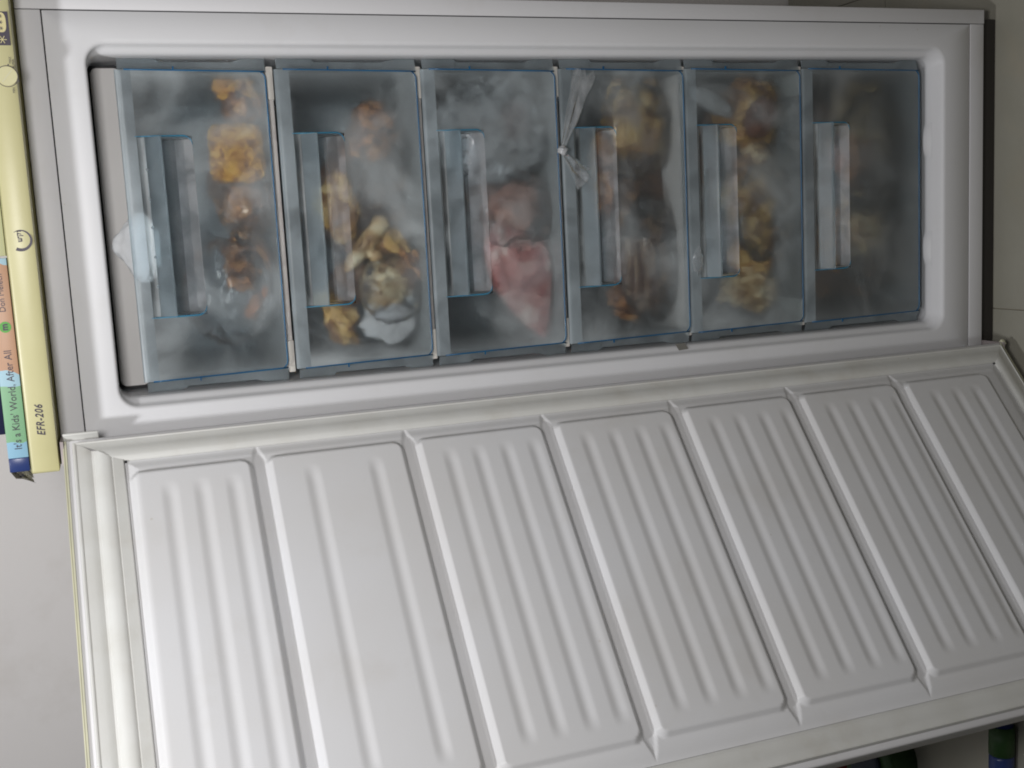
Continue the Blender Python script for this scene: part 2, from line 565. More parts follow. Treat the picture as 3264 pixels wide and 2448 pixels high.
def cabinet():
    # outer skin: sides, top, bottom, back and the front flange strips
    mb = MB()
    T = 0.030
    mb.box(-HW, -HW + 0.004, 0.004, 0.58, Z0, T)
    mb.box(HW - 0.004, HW, 0.004, 0.58, Z0, T)
    mb.box(-HW + 0.0042, HW - 0.0042, 0.576, 0.58, Z0, T)
    mb.box(-HW + 0.0042, HW - 0.0042, 0.004, 0.5758, Z0, Z0 + 0.004)
    o = mb.build('cabinet', 'enamel', freezer)
    g = 0.0007
    r = MB().box(XS + g, HW, -0.0006, 0.0036, Z0 - 0.001, T).build('side_strip', 'enamel', o)
    bevel(r, 0.0008, 2)
    l = MB().box(-HW, -XS - g, -0.0006, 0.0036, Z0 - 0.001, T).build('side_strip', 'enamel', o)
    bevel(l, 0.0008, 2)
    b = MB().box(-XS + 0.0002, XS - 0.0002, -0.0006, 0.0036, Z0, ZB - g).build('bottom_strip', 'enamel', o)
    bevel(b, 0.0008, 2)
    t = MB().box(-XS + 0.0002, XS - 0.0002, -0.0006, 0.0036, g, T).build('top_strip', 'enamel', o)
    bevel(t, 0.0008, 2)
    # dark backing frame seen in the seam, four bars behind the joint
    s = MB()
    s.box(XS - 0.006, XS + 0.006, 0.0042, 0.006, ZB - 0.006, 0.006)
    s.box(-XS - 0.006, -XS + 0.006, 0.0042, 0.006, ZB - 0.006, 0.006)
    s.box(-XS + 0.0062, XS - 0.0062, 0.0042, 0.006, ZB - 0.006, ZB + 0.006)
    s.box(-XS + 0.0062, XS - 0.0062, 0.0042, 0.006, -0.006, 0.006)
    s.build('seam_backing', 'dark', o)
    return o
cab = cabinet()

def liner():
    P = [  # hw, zt, zb, r, y
        (XS - 0.0009, -0.0009, ZB + 0.0009, 0.0015, 0.0034),
        (XS - 0.0009, -0.0009, ZB + 0.0009, 0.0015, 0.0004),
        (XS - 0.0013, -0.0013, ZB + 0.0013, 0.0015, 0.0),
        (0.2395, -0.0425, -1.3960, 0.031, 0.0),
        (0.2372, -0.0447, -1.3938, 0.029, 0.0003),
        (0.2350, -0.0466, -1.3915, 0.027, 0.0018),
        (0.2332, -0.0470, -1.3895, 0.026, 0.0045),
        (0.2318, -0.0472, -1.3868, 0.025, 0.0090),
        (0.2295, -0.0473, -1.3854, 0.024, 0.0118),
        (0.2275, -0.0474, -1.3844, 0.022, 0.0136),
        (0.2245, -0.0475, -1.3830, 0.019, 0.0160),
        (0.2226, -0.0475, -1.3812, 0.017, 0.0195),
        (0.2218, -0.0474, -1.3788, 0.016, 0.0255),
        (0.2215, -0.0472, -1.3782, 0.015, 0.0300),
        (0.2214, -0.0470, -1.3810, 0.015, 0.0330),
        (0.2205, -0.0468, -1.3830, 0.015, 0.1000),
        (0.2100, -0.0500, -1.3800, 0.015, 0.4300),
    ]
    rings = [rr_ring(*p) for p in P]
    v, f = loft(rings, cap_last=True)
    o = obj('inner_liner', v, f, 'liner', freezer, smooth=True)
    b = o.modifiers.new('edges', 'EDGE_SPLIT')
    b.split_angle = math.radians(50)
    return o
lin = liner()

# grey plate above the first drawer, with its dark joint
rings = [rr_ring(0.2125, -0.0505, -0.0890, 0.009, y) for y in (0.0660, 0.0630)] + [rr_ring(0.2117, -0.0513, -0.0882, 0.0085, 0.0622)]
v, f = loft(rings[::-1], cap_first=True)
obj('top_plate', v, f, 'trim_grey', freezer)
MB().box(-0.2160, 0.2160, 0.0672, 0.069, -0.089, -0.0478).build('top_joint', 'dark', freezer)

# two rounded stops on the bottom sill
for xc in (0.086, -0.096):
    pr = [(-0.030, -0.0012), (-0.023, 0.0004), (-0.016, 0.0022), (-0.008, 0.0030), (0, 0.0032), (0.008, 0.0030), (0.016, 0.0022), (0.023, 0.0004), (0.030, -0.0012)]
    vv = []
    for (dx, dz) in pr:
        vv += [(xc + dx, 0.018, -1.3815), (xc + dx, 0.0235, -1.3788 + dz * 0.7), (xc + dx, 0.0285, -1.3782 + dz), (xc + dx, 0.034, -1.3782 + dz), (xc + dx, 0.035, -1.384)]
    ff = []
    for i in range(len(pr) - 1):
        for j in range(4):
            a = i * 5 + j
            ff.append((a, a + 1, a + 6, a + 5))
    obj('sill_stop', vv, ff, 'liner', freezer, smooth=True)

# drawers: tops and bottoms of the six fronts
TOP = [-0.0800, -0.2862, -0.4935, -0.7065, -0.9180, -1.1330]
BOT = [-0.2740, -0.4860, -0.6995, -0.9150, -1.1285, -1.3653]

for i in range(5):
    zc = (BOT[i] + TOP[i + 1]) / 2
    inset = 0.040 if i < 4 else 0.14
    s = MB().box(-0.2085, 0.2085, inset, 0.40, zc - 0.0045, zc + 0.0045).build('shelf', 'shelf', freezer)
    bevel(s, 0.001)
    for sx in (-1, 1):
        x0, x1 = sorted((sx * 0.166, sx * 0.2105))
        c = MB().box(x0, x1, 0.0365, 0.0398 if i < 4 else 0.139, zc - 0.0052, zc + 0.0040).build('shelf_end_cap', 'cap', s)
        bevel(c, 0.001)

# small grey sticker on the left ledge
st = obj('sticker', [(-0.2285, 0.0112, -0.9005), (-0.2190, 0.0160, -0.8965), (-0.2202, 0.0158, -0.8800), (-0.2297, 0.0108, -0.8838),
                     (-0.2285, 0.0122, -0.9005), (-0.2190, 0.0170, -0.8965), (-0.2202, 0.0168, -0.8800), (-0.2297, 0.0118, -0.8838)],
         [(0, 1, 2, 3), (7, 6, 5, 4), (0, 4, 5, 1), (1, 5, 6, 2), (2, 6, 7, 3), (3, 7, 4, 0)], 'sticker', freezer)

M['under_shade'] = mat('under_cabinet_shade', (0.035, 0.031, 0.027), 0.6)  # brown-black painted for the shade below the cabinet
MB().box(-0.285, 0.285, 0.014, 0.50, FL + 0.001, Z0 - 0.0005).build('under_shade', 'under_shade', freezer)  # added dark box filling the shadowed gap under the cabinet
# feet under the cabinet
for x in (-0.25, 0.25):
    for y in (0.54,):
        MB().lathe([(0.018, 0), (0.018, 0.008), (0.008, 0.010), (0.008, Z0 - FL)], (x, y, FL), 16).build('foot', 'dark', freezer)

# ------------------------------------------------------------------ yellow visor with the controls
VY = -0.055
def visor():
    prof = [(0.0, 0.0335), (VY + 0.006, 0.0325), (VY + 0.002, 0.0335), (VY, 0.0375), (VY, 0.0620), (VY + 0.0015, 0.0645), (VY + 0.006, 0.0665), (0.57, 0.0665), (0.57, 0.031), (0.001, 0.031)]
    n = len(prof)
    xs = [(-0.2985, 0.006), (-0.2980, 0.003), (-0.2965, 0.001), (-0.294, 0.0), (0.294, 0.0), (0.2965, 0.001), (0.2980, 0.003), (0.2985, 0.006)]
    v, f = [], []
    for (x, ins) in xs:
        for (y, z) in prof:
            zz = z
            if y < 0:
                zz = min(max(z, 0.0325 + ins * 0.35), 0.0665 - ins * 0.35)
                y = max(y, VY + ins)
            v.append((x, y, zz))
    for i in range(len(xs) - 1):
        for j in range(n):
            f.append((i * n + j, (i + 1) * n + j, (i + 1) * n + (j + 1) % n, i * n + (j + 1) % n))
    f.append(tuple(range(n)))
    f.append(tuple((len(xs) - 1) * n + j for j in range(n - 1, -1, -1)))
    o = obj('control_panel', v, f, 'yellow', freezer, smooth=True)
    e = o.modifiers.new('edges', 'EDGE_SPLIT')
    e.split_angle = math.radians(35)
    Y = VY - 0.0003
    lettering('model_lettering', 'EFR-206', -0.2505, Y, 0.0452, 0.0130, 'ink', o, shear=0.28, spacing=1.12, stretch=0.80, bold=0.00030)
    # round emblem: an arc that swells from right to left round three letters
    cx, cz, R = -0.0085, 0.0485, 0.0118
    vv, ff = [], []
    K = 40
    for i in range(K + 1):
        a = math.radians(150 + (395 - 150) * i / K)
        wdt = 0.0034 * (1 - i / K) ** 0.8 + 0.0006
        for rr in (R - wdt / 2, R + wdt / 2):
            for yy in (Y, Y + 0.0004):
                vv.append((cx + rr * math.cos(a), yy, cz + rr * math.sin(a)))
    for i in range(K):
        a = i * 4
        ff += [(a, a + 2, a + 6, a + 4), (a, a + 4, a + 5, a + 1), (a + 2, a + 3, a + 7, a + 6)]
    obj('emblem_arc', vv, ff, 'ink', o)
    # letters built from strokes: zayin, kof, gershayim, shin (right to left)
    def strokes(name, segs, ox, oz, sc):
        mb = MB()
        for (x0, z0, x1, z1, wd) in segs:
            d = Vector((x1 - x0, 0, z1 - z0)).normalized()
            nn = Vector((-d.z, 0, d.x)) * wd * 0.75
            q = [Vector((x0, 0, z0)) + nn, Vector((x1, 0, z1)) + nn, Vector((x1, 0, z1)) - nn, Vector((x0, 0, z0)) - nn]
            vs = [(ox + p.x * sc, Y, oz + p.z * sc) for p in q] + [(ox + p.x * sc, Y + 0.0004, oz + p.z * sc) for p in q]
            mb.add(vs, [(0, 1, 2, 3), (7, 6, 5, 4), (0, 4, 5, 1), (1, 5, 6, 2), (2, 6, 7, 3), (3, 7, 4, 0)])
        return mb.build(name, 'ink', o)
    strokes('emblem_letter', [(0.0, 0.95, 0.5, 0.95, 0.2), (0.3, 0.95, 0.25, 0.0, 0.17)], 0.0010, 0.0470, 0.0046)
    strokes('emblem_letter', [(0.0, 0.95, 0.8, 0.95, 0.2), (0.78, 1.0, 0.45, 0.05, 0.17), (0.08, 0.62, 0.08, -0.42, 0.17)], -0.0035, 0.0470, 0.0046)
    strokes('emblem_letter', [(0.0, 1.05, 0.05, 0.7, 0.12), (0.2, 1.05, 0.25, 0.7, 0.12)], -0.0052, 0.0470, 0.0046)
    strokes('emblem_letter', [(0.0, 1.0, 0.1, 0.05, 0.18), (0.08, 0.07, 0.85, 0.07, 0.18), (0.85, 0.07, 0.95, 1.0, 0.18), (0.47, 1.0, 0.47, 0.1, 0.17)], -0.0103, 0.0470, 0.0046)
    # four-star plate
    pl = MB().box(0.2215, 0.2605, Y, Y + 0.0005, 0.0355, 0.0520).build('star_plate', 'ink', o)
    ov = []
    for i in range(28):
        a = 2 * math.pi * i / 28
        cxx, szz = math.cos(a), math.sin(a)
        ov.append((0.2480 + 0.0115 * abs(cxx) ** 0.7 * (1 if cxx > 0 else -1), Y - 0.0003, 0.0440 + 0.0058 * abs(szz) ** 0.7 * (1 if szz > 0 else -1)))
    obj('star_window', ov, [tuple(range(28))[::-1]], 'ink_pale', pl)
    def star(x, z, r, m, wd):
        mb = MB()
        for k in range(3):
            a = math.radians(90 + 60 * k)
            d = Vector((math.cos(a), 0, math.sin(a)))
            nn = Vector((-d.z, 0, d.x)) * wd
            q = [d * r + nn, d * r - nn, -d * r - nn, -d * r + nn]
            mb.add([(x + p.x, Y - 0.0005 - 0.00005 * k, z + p.z) for p in q], [(0, 1, 2, 3)])
        return mb.build('star', m, pl)
    for xx in (0.2410, 0.2480, 0.2550):
        star(xx, 0.0440, 0.0023, 'ink', 0.0003)
    star(0.2280, 0.0440, 0.0048, 'ink_pale', 0.0004)
    # thermostat dial
    kx, kz = 0.1857, 0.0432
    def disc(r, y0, y1, n=40):
        vs = [(kx + r * math.cos(2 * math.pi * i / n), y0, kz + r * math.sin(2 * math.pi * i / n)) for i in range(n)]
        vs2 = [(a, y1, c) for (a, b, c) in vs]
        fs = [tuple(range(n))] + [(i, (i + 1) % n, n + (i + 1) % n, n + i) for i in range(n)]
        return vs + vs2, fs
    d = obj('dial', *disc(0.0112, VY - 0.0022, VY + 0.001), 'yellow', o)
    vs, fs = [], []
    n = 48
    for i in range(n):
        a = 2 * math.pi * i / n
        for rr in (0.0118, 0.0126):
            vs.append((kx + rr * math.cos(a), Y, kz + rr * math.sin(a)))
    for i in range(n):
        j = (i + 1) % n
        fs.append((2 * i, 2 * i + 1, 2 * j + 1, 2 * j))
    obj('dial_ring', vs, fs, 'ink', o)
    sl = MB()
    a = math.radians(-40)
    dd = Vector((math.cos(a), 0, math.sin(a)))
    nn = Vector((-dd.z, 0, dd.x)) * 0.0003
    q = [dd * 0.009 + nn, dd * 0.009 - nn, -dd * 0.009 - nn, -dd * 0.009 + nn]
    sl.add([(kx + p.x, VY - 0.0026, kz + p.z) for p in q], [(0, 1, 2, 3)])
    sl.build('dial_slot', 'gasket_old', d)
    for (a, r) in ((35, 0.0138), (-10, 0.0135), (-115, 0.0138)):
        x, z = kx + r * math.cos(math.radians(a)), kz + r * math.sin(math.radians(a))
        MB().box(x - 0.0007, x + 0.0007, Y - 0.0002, Y + 0.0003, z - 0.0007, z + 0.0007).build('dial_dot', 'ink', o)
    lettering('dial_lettering', 'MIN', 0.1660, Y, 0.0365, 0.0036, 'ink', o)
    lettering('dial_lettering', 'MAX', 0.2005, Y, 0.0372, 0.0036, 'ink', o)
    lettering('dial_lettering', 'SUPER', 0.1955, Y, 0.0338, 0.0036, 'ink', o)
    return o
visor()
hg = MB().box(-0.292, -0.262, -0.050, -0.002, 0.0262, 0.0300).build('hinge_bracket', 'metal', freezer)
MB().lathe([(0.005, 0), (0.005, 0.010), (0.0035, 0.012)], (-0.280, -0.040, 0.0165), 16).build('hinge_pin', 'metal', hg)
MB().box(-0.290, -0.262, -0.048, 0.010, Z0 - 0.0062, Z0 - 0.0025).build('hinge_bracket', 'metal', freezer)

# ------------------------------------------------------------------ door
HX, HY = -0.25366, -0.05022
AN = 2.4309
DV = np.array([math.cos(AN), -math.sin(AN)])
NV = np.array([math.sin(AN), math.cos(AN)])
DT, DB, DW = 0.0250, -1.4760, 0.595
def dp(s, z, h):
    return (HX + DV[0] * s + NV[0] * h, HY + DV[1] * s + NV[1] * h, z)

def dbox(mb, s0, s1, z0, z1, h0, h1):
    v = [dp(s, z, h) for h in (h0, h1) for z in (z0, z1) for s in (s0, s1)]
    return mb.add(v, [(0, 1, 3, 2), (4, 6, 7, 5), (0, 4, 5, 1), (2, 3, 7, 6), (0, 2, 6, 4), (1, 5, 7, 3)])

door = dbox(MB(), 0, DW, DB, DT, -0.058, -0.0125).build('door', 'enamel', freezer)
bevel(door, 0.0035, 3)
# plastic end caps along the top and bottom edge
for (z0, z1) in ((DT + 0.0003, DT + 0.0022), (DB - 0.0022, DB - 0.0003)):
    c = dbox(MB(), 0.0015, DW - 0.0015, z0, z1, -0.055, -0.0115).build('end_cap', 'gasket_old', door)
    bevel(c, 0.0006)
cc = MB()
dbox(cc, -0.0040, -0.0005, -0.0165, DT + 0.001, -0.052, -0.002)
cc = cc.build('corner_cap', 'gasket', door)
bevel(cc, 0.0012)
c2 = MB()
dbox(c2, -0.0040, 0.006, DB - 0.010, DB - 0.0028, -0.045, -0.010)
bevel(c2.build('corner_cap', 'gasket_old', door), 0.0012)
# thin yellowed lip of the skin that shows round the seal
for (a, b) in (((0.0, DT - 0.0022), (DW, DT)), ((0.0, DB), (DW, DB + 0.0022))):
    dbox(MB(), a[0] + 0.003, b[0] - 0.003, a[1], b[1], -0.0122, -0.0102).build('skin_lip', 'gasket_old', door)

GI, GT = 0.0442, 0.0690          # seal width from the door edge: sides and bottom, top
# (offset from the door edge on the sides, on the top edge, height)
GPROF = [(0.0090, 0.0090, -0.0120), (0.0100, 0.0100, -0.0045), (0.0110, 0.0112, -0.0034), (0.0122, 0.0128, -0.0036), (0.0128, 0.0136, -0.0046),
         (0.0170, 0.0220, -0.0044), (0.0205, 0.0275, -0.0056), (0.0225, 0.0310, -0.0072), (0.0240, 0.0335, -0.0066), (0.0262, 0.0360, -0.0028),
         (0.0285, 0.0395, 0.0000), (0.0320, 0.0440, 0.0010), (0.0360, 0.0490, 0.0008), (0.0385, 0.0530, -0.0002), (0.0392, 0.0541, -0.0014),
         (0.0396, 0.0547, -0.0014), (0.0401, 0.0554, -0.0004), (0.0420, 0.0600, -0.0010), (0.0434, 0.0676, -0.0022), (GI, GT, -0.0044), (GI + 0.0004, GT + 0.0004, -0.0078)]
def seal(side):
    v = []
    for (u, ut, h) in GPROF:
        k = 0.00012
        if side != 'top' and 0.0125 < u < 0.0438:
            h = float(np.interp(u, (0.0125, 0.018, 0.022, 0.026, 0.030, 0.034, 0.038, 0.0405, 0.0438), (-0.0044, -0.0040, -0.0030, -0.0016, -0.0006, -0.0002, -0.0006, -0.0016, -0.0034)))
        if side == 'hinge':
            v += [dp(u, DT - ut - k, h), dp(u, DB + u + k, h)]
        elif side == 'free':
            v += [dp(DW - u, DB + u + k, h), dp(DW - u, DT - ut - k, h)]
        elif side == 'top':
            v += [dp(DW - u - k, DT - ut, h), dp(u + k, DT - ut, h)]
        else:
            v += [dp(u + k, DB + u, h), dp(DW - u - k, DB + u, h)]
    f = [(2 * i, 2 * i + 1, 2 * i + 3, 2 * i + 2) for i in range(len(GPROF) - 1)]
    o = obj('door_seal', v, f, 'gasket', door, smooth=True)
    e = o.modifiers.new('edges', 'EDGE_SPLIT')
    e.split_angle = math.radians(38)
    return o
for sd in ('hinge', 'free', 'top', 'bottom'):
    seal(sd)
for (za, zb_) in ((DT - GT - 0.0030, DT - GT - 0.0004), (DB + GI + 0.0004, DB + GI + 0.0030)):
    dbox(MB(), GI + 0.0004, GI + 0.0030, za, zb_, -0.010, -0.0035).build('seal_corner_gap', 'dark', door)

# moulded inner sheet of the door: seven raised panels with flutes
PZ = [(-0.0470, -0.2003), (-0.2150, -0.4010), (-0.4155, -0.6040), (-0.6185, -0.8090), (-0.8235, -1.0125), (-1.0270, -1.2085), (-1.2230, -1.3945)]
PS0, PS1 = 0.0640, 0.5225
FLUTES = [(-0.094, -0.1325, -0.172), (-0.272, -0.356), (-0.459, -0.4995, -0.5405, -0.581), (-0.6615, -0.704, -0.746, -0.7865),
          (-0.8677, -0.9096, -0.952, -0.9915), (-1.072, -1.112, -1.155, -1.1964), (-1.272, -1.3138, -1.353)]
def sstep(t):
    t = np.clip(t, 0, 1)
    return t * t * (3 - 2 * t)
def sd_rr(S, Z, s0, s1, z1, z0, r):
    cx, cz = (s0 + s1) / 2, (z0 + z1) / 2
    qx = np.abs(S - cx) - ((s1 - s0) / 2 - r)
    qz = np.abs(Z - cz) - ((z1 - z0) / 2 - r)
    return np.sqrt(np.maximum(qx, 0) ** 2 + np.maximum(qz, 0) ** 2) + np.minimum(np.maximum(qx, qz), 0) - r
LS0, LS1, LZ1, LZ0 = GI + 0.0006, DW - GI - 0.0006, DT - GT - 0.0006, DB + GI + 0.0006
def height(S, Z):
    e = -sd_rr(S, Z, LS0 - 0.0004, LS1 + 0.0004, LZ1 + 0.0004, LZ0 - 0.0004, 0.004)
    h = -0.0058 + 0.0043 * sstep(e / 0.017)
    panel = np.zeros_like(S)
    for (z1, z0) in PZ:
        sd = sd_rr(S, Z, PS0, PS1, z1, z0, 0.017)
        panel = np.maximum(panel, np.minimum(sstep((-sd + 0.0020) / 0.0095), sstep((z1 + 0.0010 - Z) / 0.0105)))
    groove = np.zeros_like(S)
    for i in range(6):
        zc = (PZ[i][1] + PZ[i + 1][0]) / 2
        hw = 0.0105
        out = np.maximum(np.maximum(PS0 + 0.004 - S, S - (PS1 - 0.004)), 0)
        wd = hw * np.clip(1 - out / 0.030, 0.0, 1) ** 0.8
        t = (wd - np.abs(Z - zc)) / 0.006
        groove = np.maximum(groove, sstep(t) * np.clip(1 - out / 0.030, 0, 1) ** 0.5)
    h = h + 0.0086 * panel - 0.0030 * groove * (1 - panel)
    for zs in FLUTES:
        for zf in zs:
            a = np.maximum(np.maximum(0.0945 - S, S - 0.4925), 0)
            dist = np.sqrt(a ** 2 + (Z - zf) ** 2)
            t = np.clip(dist / 0.0125, 0, 1)
            taper = sstep((S - 0.082) / 0.030) * sstep((0.505 - S) / 0.030)
            h = h - 0.0019 * taper * (0.5 + 0.5 * np.cos(np.pi * t))
    return h
def door_sheet():
    ns, nz = 176, 700
    s = np.linspace(LS0, LS1, ns)
    z = np.linspace(LZ1, LZ0, nz)
    S, Z = np.meshgrid(s, z)
    Hh = height(S, Z)
    ee = 0.0006
    hs = (height(S + ee, Z) - height(S - ee, Z)) / (2 * ee)
    hz = (height(S, Z + ee) - height(S, Z - ee)) / (2 * ee)
    NX = NV[0] - hs * DV[0]
    NY = NV[1] - hs * DV[1]
    NZ = -hz
    ln = np.sqrt(NX ** 2 + NY ** 2 + NZ ** 2)
    PX = HX + DV[0] * S + NV[0] * Hh
    PY = HY + DV[1] * S + NV[1] * Hh
    pos = np.stack([PX, PY, Z], -1).reshape(-1, 3)
    nor = np.stack([NX / ln, NY / ln, NZ / ln], -1).reshape(-1, 3)
    sc = (s[:-1] + s[1:]) / 2
    zc = (z[:-1] + z[1:]) / 2
    SC, ZC = np.meshgrid(sc, zc)
    owner = np.full(SC.shape, -1)
    for i, (z1, z0) in enumerate(PZ):
        owner[sd_rr(SC, ZC, PS0, PS1, z1, z0, 0.017) < 0.0015] = i
    idx = np.arange(ns * nz).reshape(nz, ns)
    A, B, C, D = idx[:-1, :-1], idx[:-1, 1:], idx[1:, 1:], idx[1:, :-1]
    quads = np.stack([A, B, C, D], -1)
    for k in [-1] + list(range(7)):
        q = quads[owner == k]
        used, inv = np.unique(q.ravel(), return_inverse=True)
        obj('door_liner' if k < 0 else 'raised_panel', pos[used], inv.reshape(-1, 4).tolist(), 'door_liner', door, True, normals=nor[used].tolist())
door_sheet()

# ------------------------------------------------------------------ drawers
YF = 0.030
HT, HB = 0.2062, 0.2028
WORDS = ['uppermost', 'second', 'third', 'fourth', 'fifth', 'lowest']
DLAB = ['topmost blue-tinted clear freezer drawer holding a breaded slab, a bag poking out',
        'second drawer from the top, blue-tinted clear plastic with a knobbly root inside',
        'third drawer from the top, blue-tinted clear plastic with raw red meat inside',
        'fourth drawer from the top with a knotted bag hanging over its front',
        'fifth drawer from the top, clear plastic front, yellowish chicken pieces inside',
        'bottom drawer of the freezer, taller clear front with dull frost, next to the sill']
def drawer(i):
    zt, zb = TOP[i], BOT[i]
    root = empty('freezer_drawer', (0, 0.2, zb), DLAB[i], 'drawer', 'clear drawers stacked in the freezer')
    hw = lambda z: HB + (HT - HB) * (z - zb) / (zt - zb)
    ztf = zt - 0.0200                   # where the rolled rim begins
    zh = zt - 0.0905                    # lower edge of the grip pocket
    gx = 0.1195
    r = 0.007
    # front sheet: two cheeks beside the grip and the field below, one sheet with rounded lower corners
    pts = []
    low = []
    for (cx, a0, sg) in ((-HB + r, 180, -1), (HB - r, 270, 1)):
        for k in range(6):
            a = math.radians(a0 + 90 * k / 5)
            low.append((cx + r * math.cos(a), YF, zb + r + r * math.sin(a)))
    v = [(-hw(ztf), YF, ztf), (-gx, YF, ztf), (-gx, YF, zh), (-hw(zh), YF, zh),
         (hw(ztf), YF, ztf), (gx, YF, ztf), (gx, YF, zh), (hw(zh), YF, zh)] + low
    f = [(0, 3, 2, 1), (5, 6, 7, 4), tuple([3] + list(range(8, 8 + len(low))) + [7, 6, 2])]
    fp = obj('front_panel', v, f, 'front' if i < 5 else 'front_dull', root)
    # rolled top rim over the full width
    prof = [(YF, ztf), (YF + 0.0001, zt - 0.0060), (YF + 0.0008, zt - 0.0018), (YF + 0.0024, zt - 0.0003), (YF + 0.0046, zt), (YF + 0.0060, zt - 0.0012)]
    v = []
    for (y, z) in prof:
        v += [(-hw(z), y, z), (hw(z), y, z)]
    rim = obj('top_rim', v, [(2 * k, 2 * k + 1, 2 * k + 3, 2 * k + 2) for k in range(len(prof) - 1)], 'dense', root, smooth=True)
    # grip: sheet that dips under the rim and flares to a lip
    g = 0.0006
    prof = [(YF, ztf - 0.0003), (YF + 0.0022, zt - 0.0230), (YF + 0.0026, zt - 0.0265), (YF + 0.0012, zt - 0.0298)]
    v = []
    for (y, z) in prof:
        v += [(-gx + g, y, z), (gx - g, y, z)]
    gs = obj('grip_panel', v, [(2 * k, 2 * k + 1, 2 * k + 3, 2 * k + 2) for k in range(len(prof) - 1)], 'front', root, smooth=True)
    prof = [(YF + 0.0010, zt - 0.0300), (YF - 0.0050, zt - 0.0365), (YF - 0.0125, zt - 0.0452), (YF - 0.0145, zt - 0.0480), (YF - 0.0142, zt - 0.0505), (YF - 0.0125, zt - 0.0505), (YF - 0.0118, zt - 0.0478), (YF + 0.0030, zt - 0.0335)]
    v = []
    for x in (-gx + g, gx - g):
        v += [(x, y, z) for (y, z) in prof]
    n = len(prof)
    f = [(k, (k + 1) % n, n + (k + 1) % n, n + k) for k in range(n)] + [tuple(range(n - 1, -1, -1)), tuple(range(n, 2 * n))]
    lipo = obj('grip_lip', v, f, 'lip', root)
    # finger pocket behind the lip
    prof = [(YF + 0.0030, zt - 0.0372), (YF + 0.0200, zt - 0.0420), (YF + 0.0225, zt - 0.0480), (YF + 0.0225, zt - 0.0650), (YF + 0.0210, zt - 0.0690)]
    v = []
    for (y, z) in prof:
        v += [(-gx + 0.004, y, z), (gx - 0.004, y, z)]
    pk = obj('finger_pocket', v, [(2 * k, 2 * k + 1, 2 * k + 3, 2 * k + 2) for k in range(len(prof) - 1)], 'pocket', root, smooth=False)
    prof = [(YF + 0.0210, zt - 0.0690), (YF + 0.0100, zt - 0.0800), (YF + 0.0010, zh + 0.0008), (YF, zh)]
    v = []
    for (y, z) in prof:
        v += [(-gx + 0.004, y, z), (gx - 0.004, y, z)]
    obj('pocket_ledge', v, [(2 * k, 2 * k + 1, 2 * k + 3, 2 * k + 2) for k in range(len(prof) - 1)], 'ledge', root)
    for sx in (-1, 1):
        x0, x1 = sorted((sx * (gx - 0.0038), sx * (gx - 0.0022)))
        cv = [(YF + 0.0010, zt - 0.0345), (YF - 0.0140, zt - 0.0485), (YF - 0.002, zh + 0.002), (YF + 0.0205, zt - 0.0700), (YF + 0.0215, zt - 0.044)]
        vv = [(x, y, z) for x in (x0, x1) for (y, z) in cv]
        ff = [(0, 1, 2, 3, 4), (9, 8, 7, 6, 5)] + [(k, 5 + k, 5 + (k + 1) % 5, (k + 1) % 5) for k in range(5)]
        obj('grip_cheek', vv, ff, 'pocket', root)
        # cyan glow of the cut edge along the cheek
        xe = sx * (gx + 0.0004)
        rr = 0.012
        path = [(xe, YF - 0.0008, zt - 0.0175), (xe, YF - 0.0012, zt - 0.040), (xe, YF - 0.0012, zh + rr)]
        for k in range(1, 6):
            a = math.radians(90 * k / 5)
            path.append((xe - sx * (rr - rr * math.cos(a)), YF - 0.0010, zh + rr - rr * math.sin(a)))
        MB().tube(path, [0.0003, 0.0010, 0.0012, 0.0011, 0.0010, 0.0008, 0.0006, 0.0003], 6).build('grip_edge', 'edge_cyan', root, True)
    # deep blue cut edge round sides and bottom
    path = []
    for k in range(9):
        z = zt - 0.012 + (zb + 0.0125 - zt) * k / 8 + 0.0
        path.append((-hw(z), YF - 0.0006, z))
    for k in range(1, 6):
        a = math.radians(180 + 90 * k / 5)
        path.append((-HB + 0.010 + 0.010 * math.cos(a), YF - 0.0006, zb + 0.0102 + 0.010 * math.sin(a)))
    left = list(path)
    right = [(-x, y, z) for (x, y, z) in reversed(left)]
    MB().tube(left + right, 0.00095, 6).build('blue_edge', 'edge_blue', root, True)
    for sx in (-1, 1):
        z = zt - 0.074
        MB().box(min(sx * hw(z), sx * (hw(z) + 0.005)), max(sx * hw(z), sx * (hw(z) + 0.005)), YF - 0.0002, YF + 0.002, z - 0.0008, z + 0.0008).build('edge_tick', 'edge_blue', root)
        # side wing between the front and the liner, stepped narrower in the middle
        a, b, c = HT + 0.0016, 0.2204, 0.2160
        zz = [zt - 0.004, zt - 0.052, zt - 0.058, zb + 0.044, zb + 0.030, zb - 0.001]
        ww = [b, b, c, c, b, b]
        vv = []
        for z, q in zip(zz, ww):
            vv += [(sx * (hw(z) + 0.0012), YF + 0.006, z), (sx * q, YF + 0.010, z)]
        ff = [(2 * k, 2 * k + 1, 2 * k + 3, 2 * k + 2) if sx > 0 else (2 * k, 2 * k + 2, 2 * k + 3, 2 * k + 1) for k in range(5)]
        wg = obj('side_wing', vv, ff, 'wing', root)
        so = wg.modifiers.new('thickness', 'SOLIDIFY')
        so.thickness = 0.002
        so.offset = -1
        xa, xb = sorted((sx * 0.1990, sx * 0.2010))
        MB().box(xa, xb, 0.0345, 0.38, zb + 0.003, zt - 0.022).build('side_wall', 'wing', root)
    MB().box(-0.1985, 0.1985, 0.0345, 0.38, zb + 0.0005, zb + 0.0026).build('base', 'wing', root)
    MB().box(-0.1985, 0.1985, 0.376, 0.38, zb + 0.003, zt - 0.022).build('back_wall', 'wing', root)
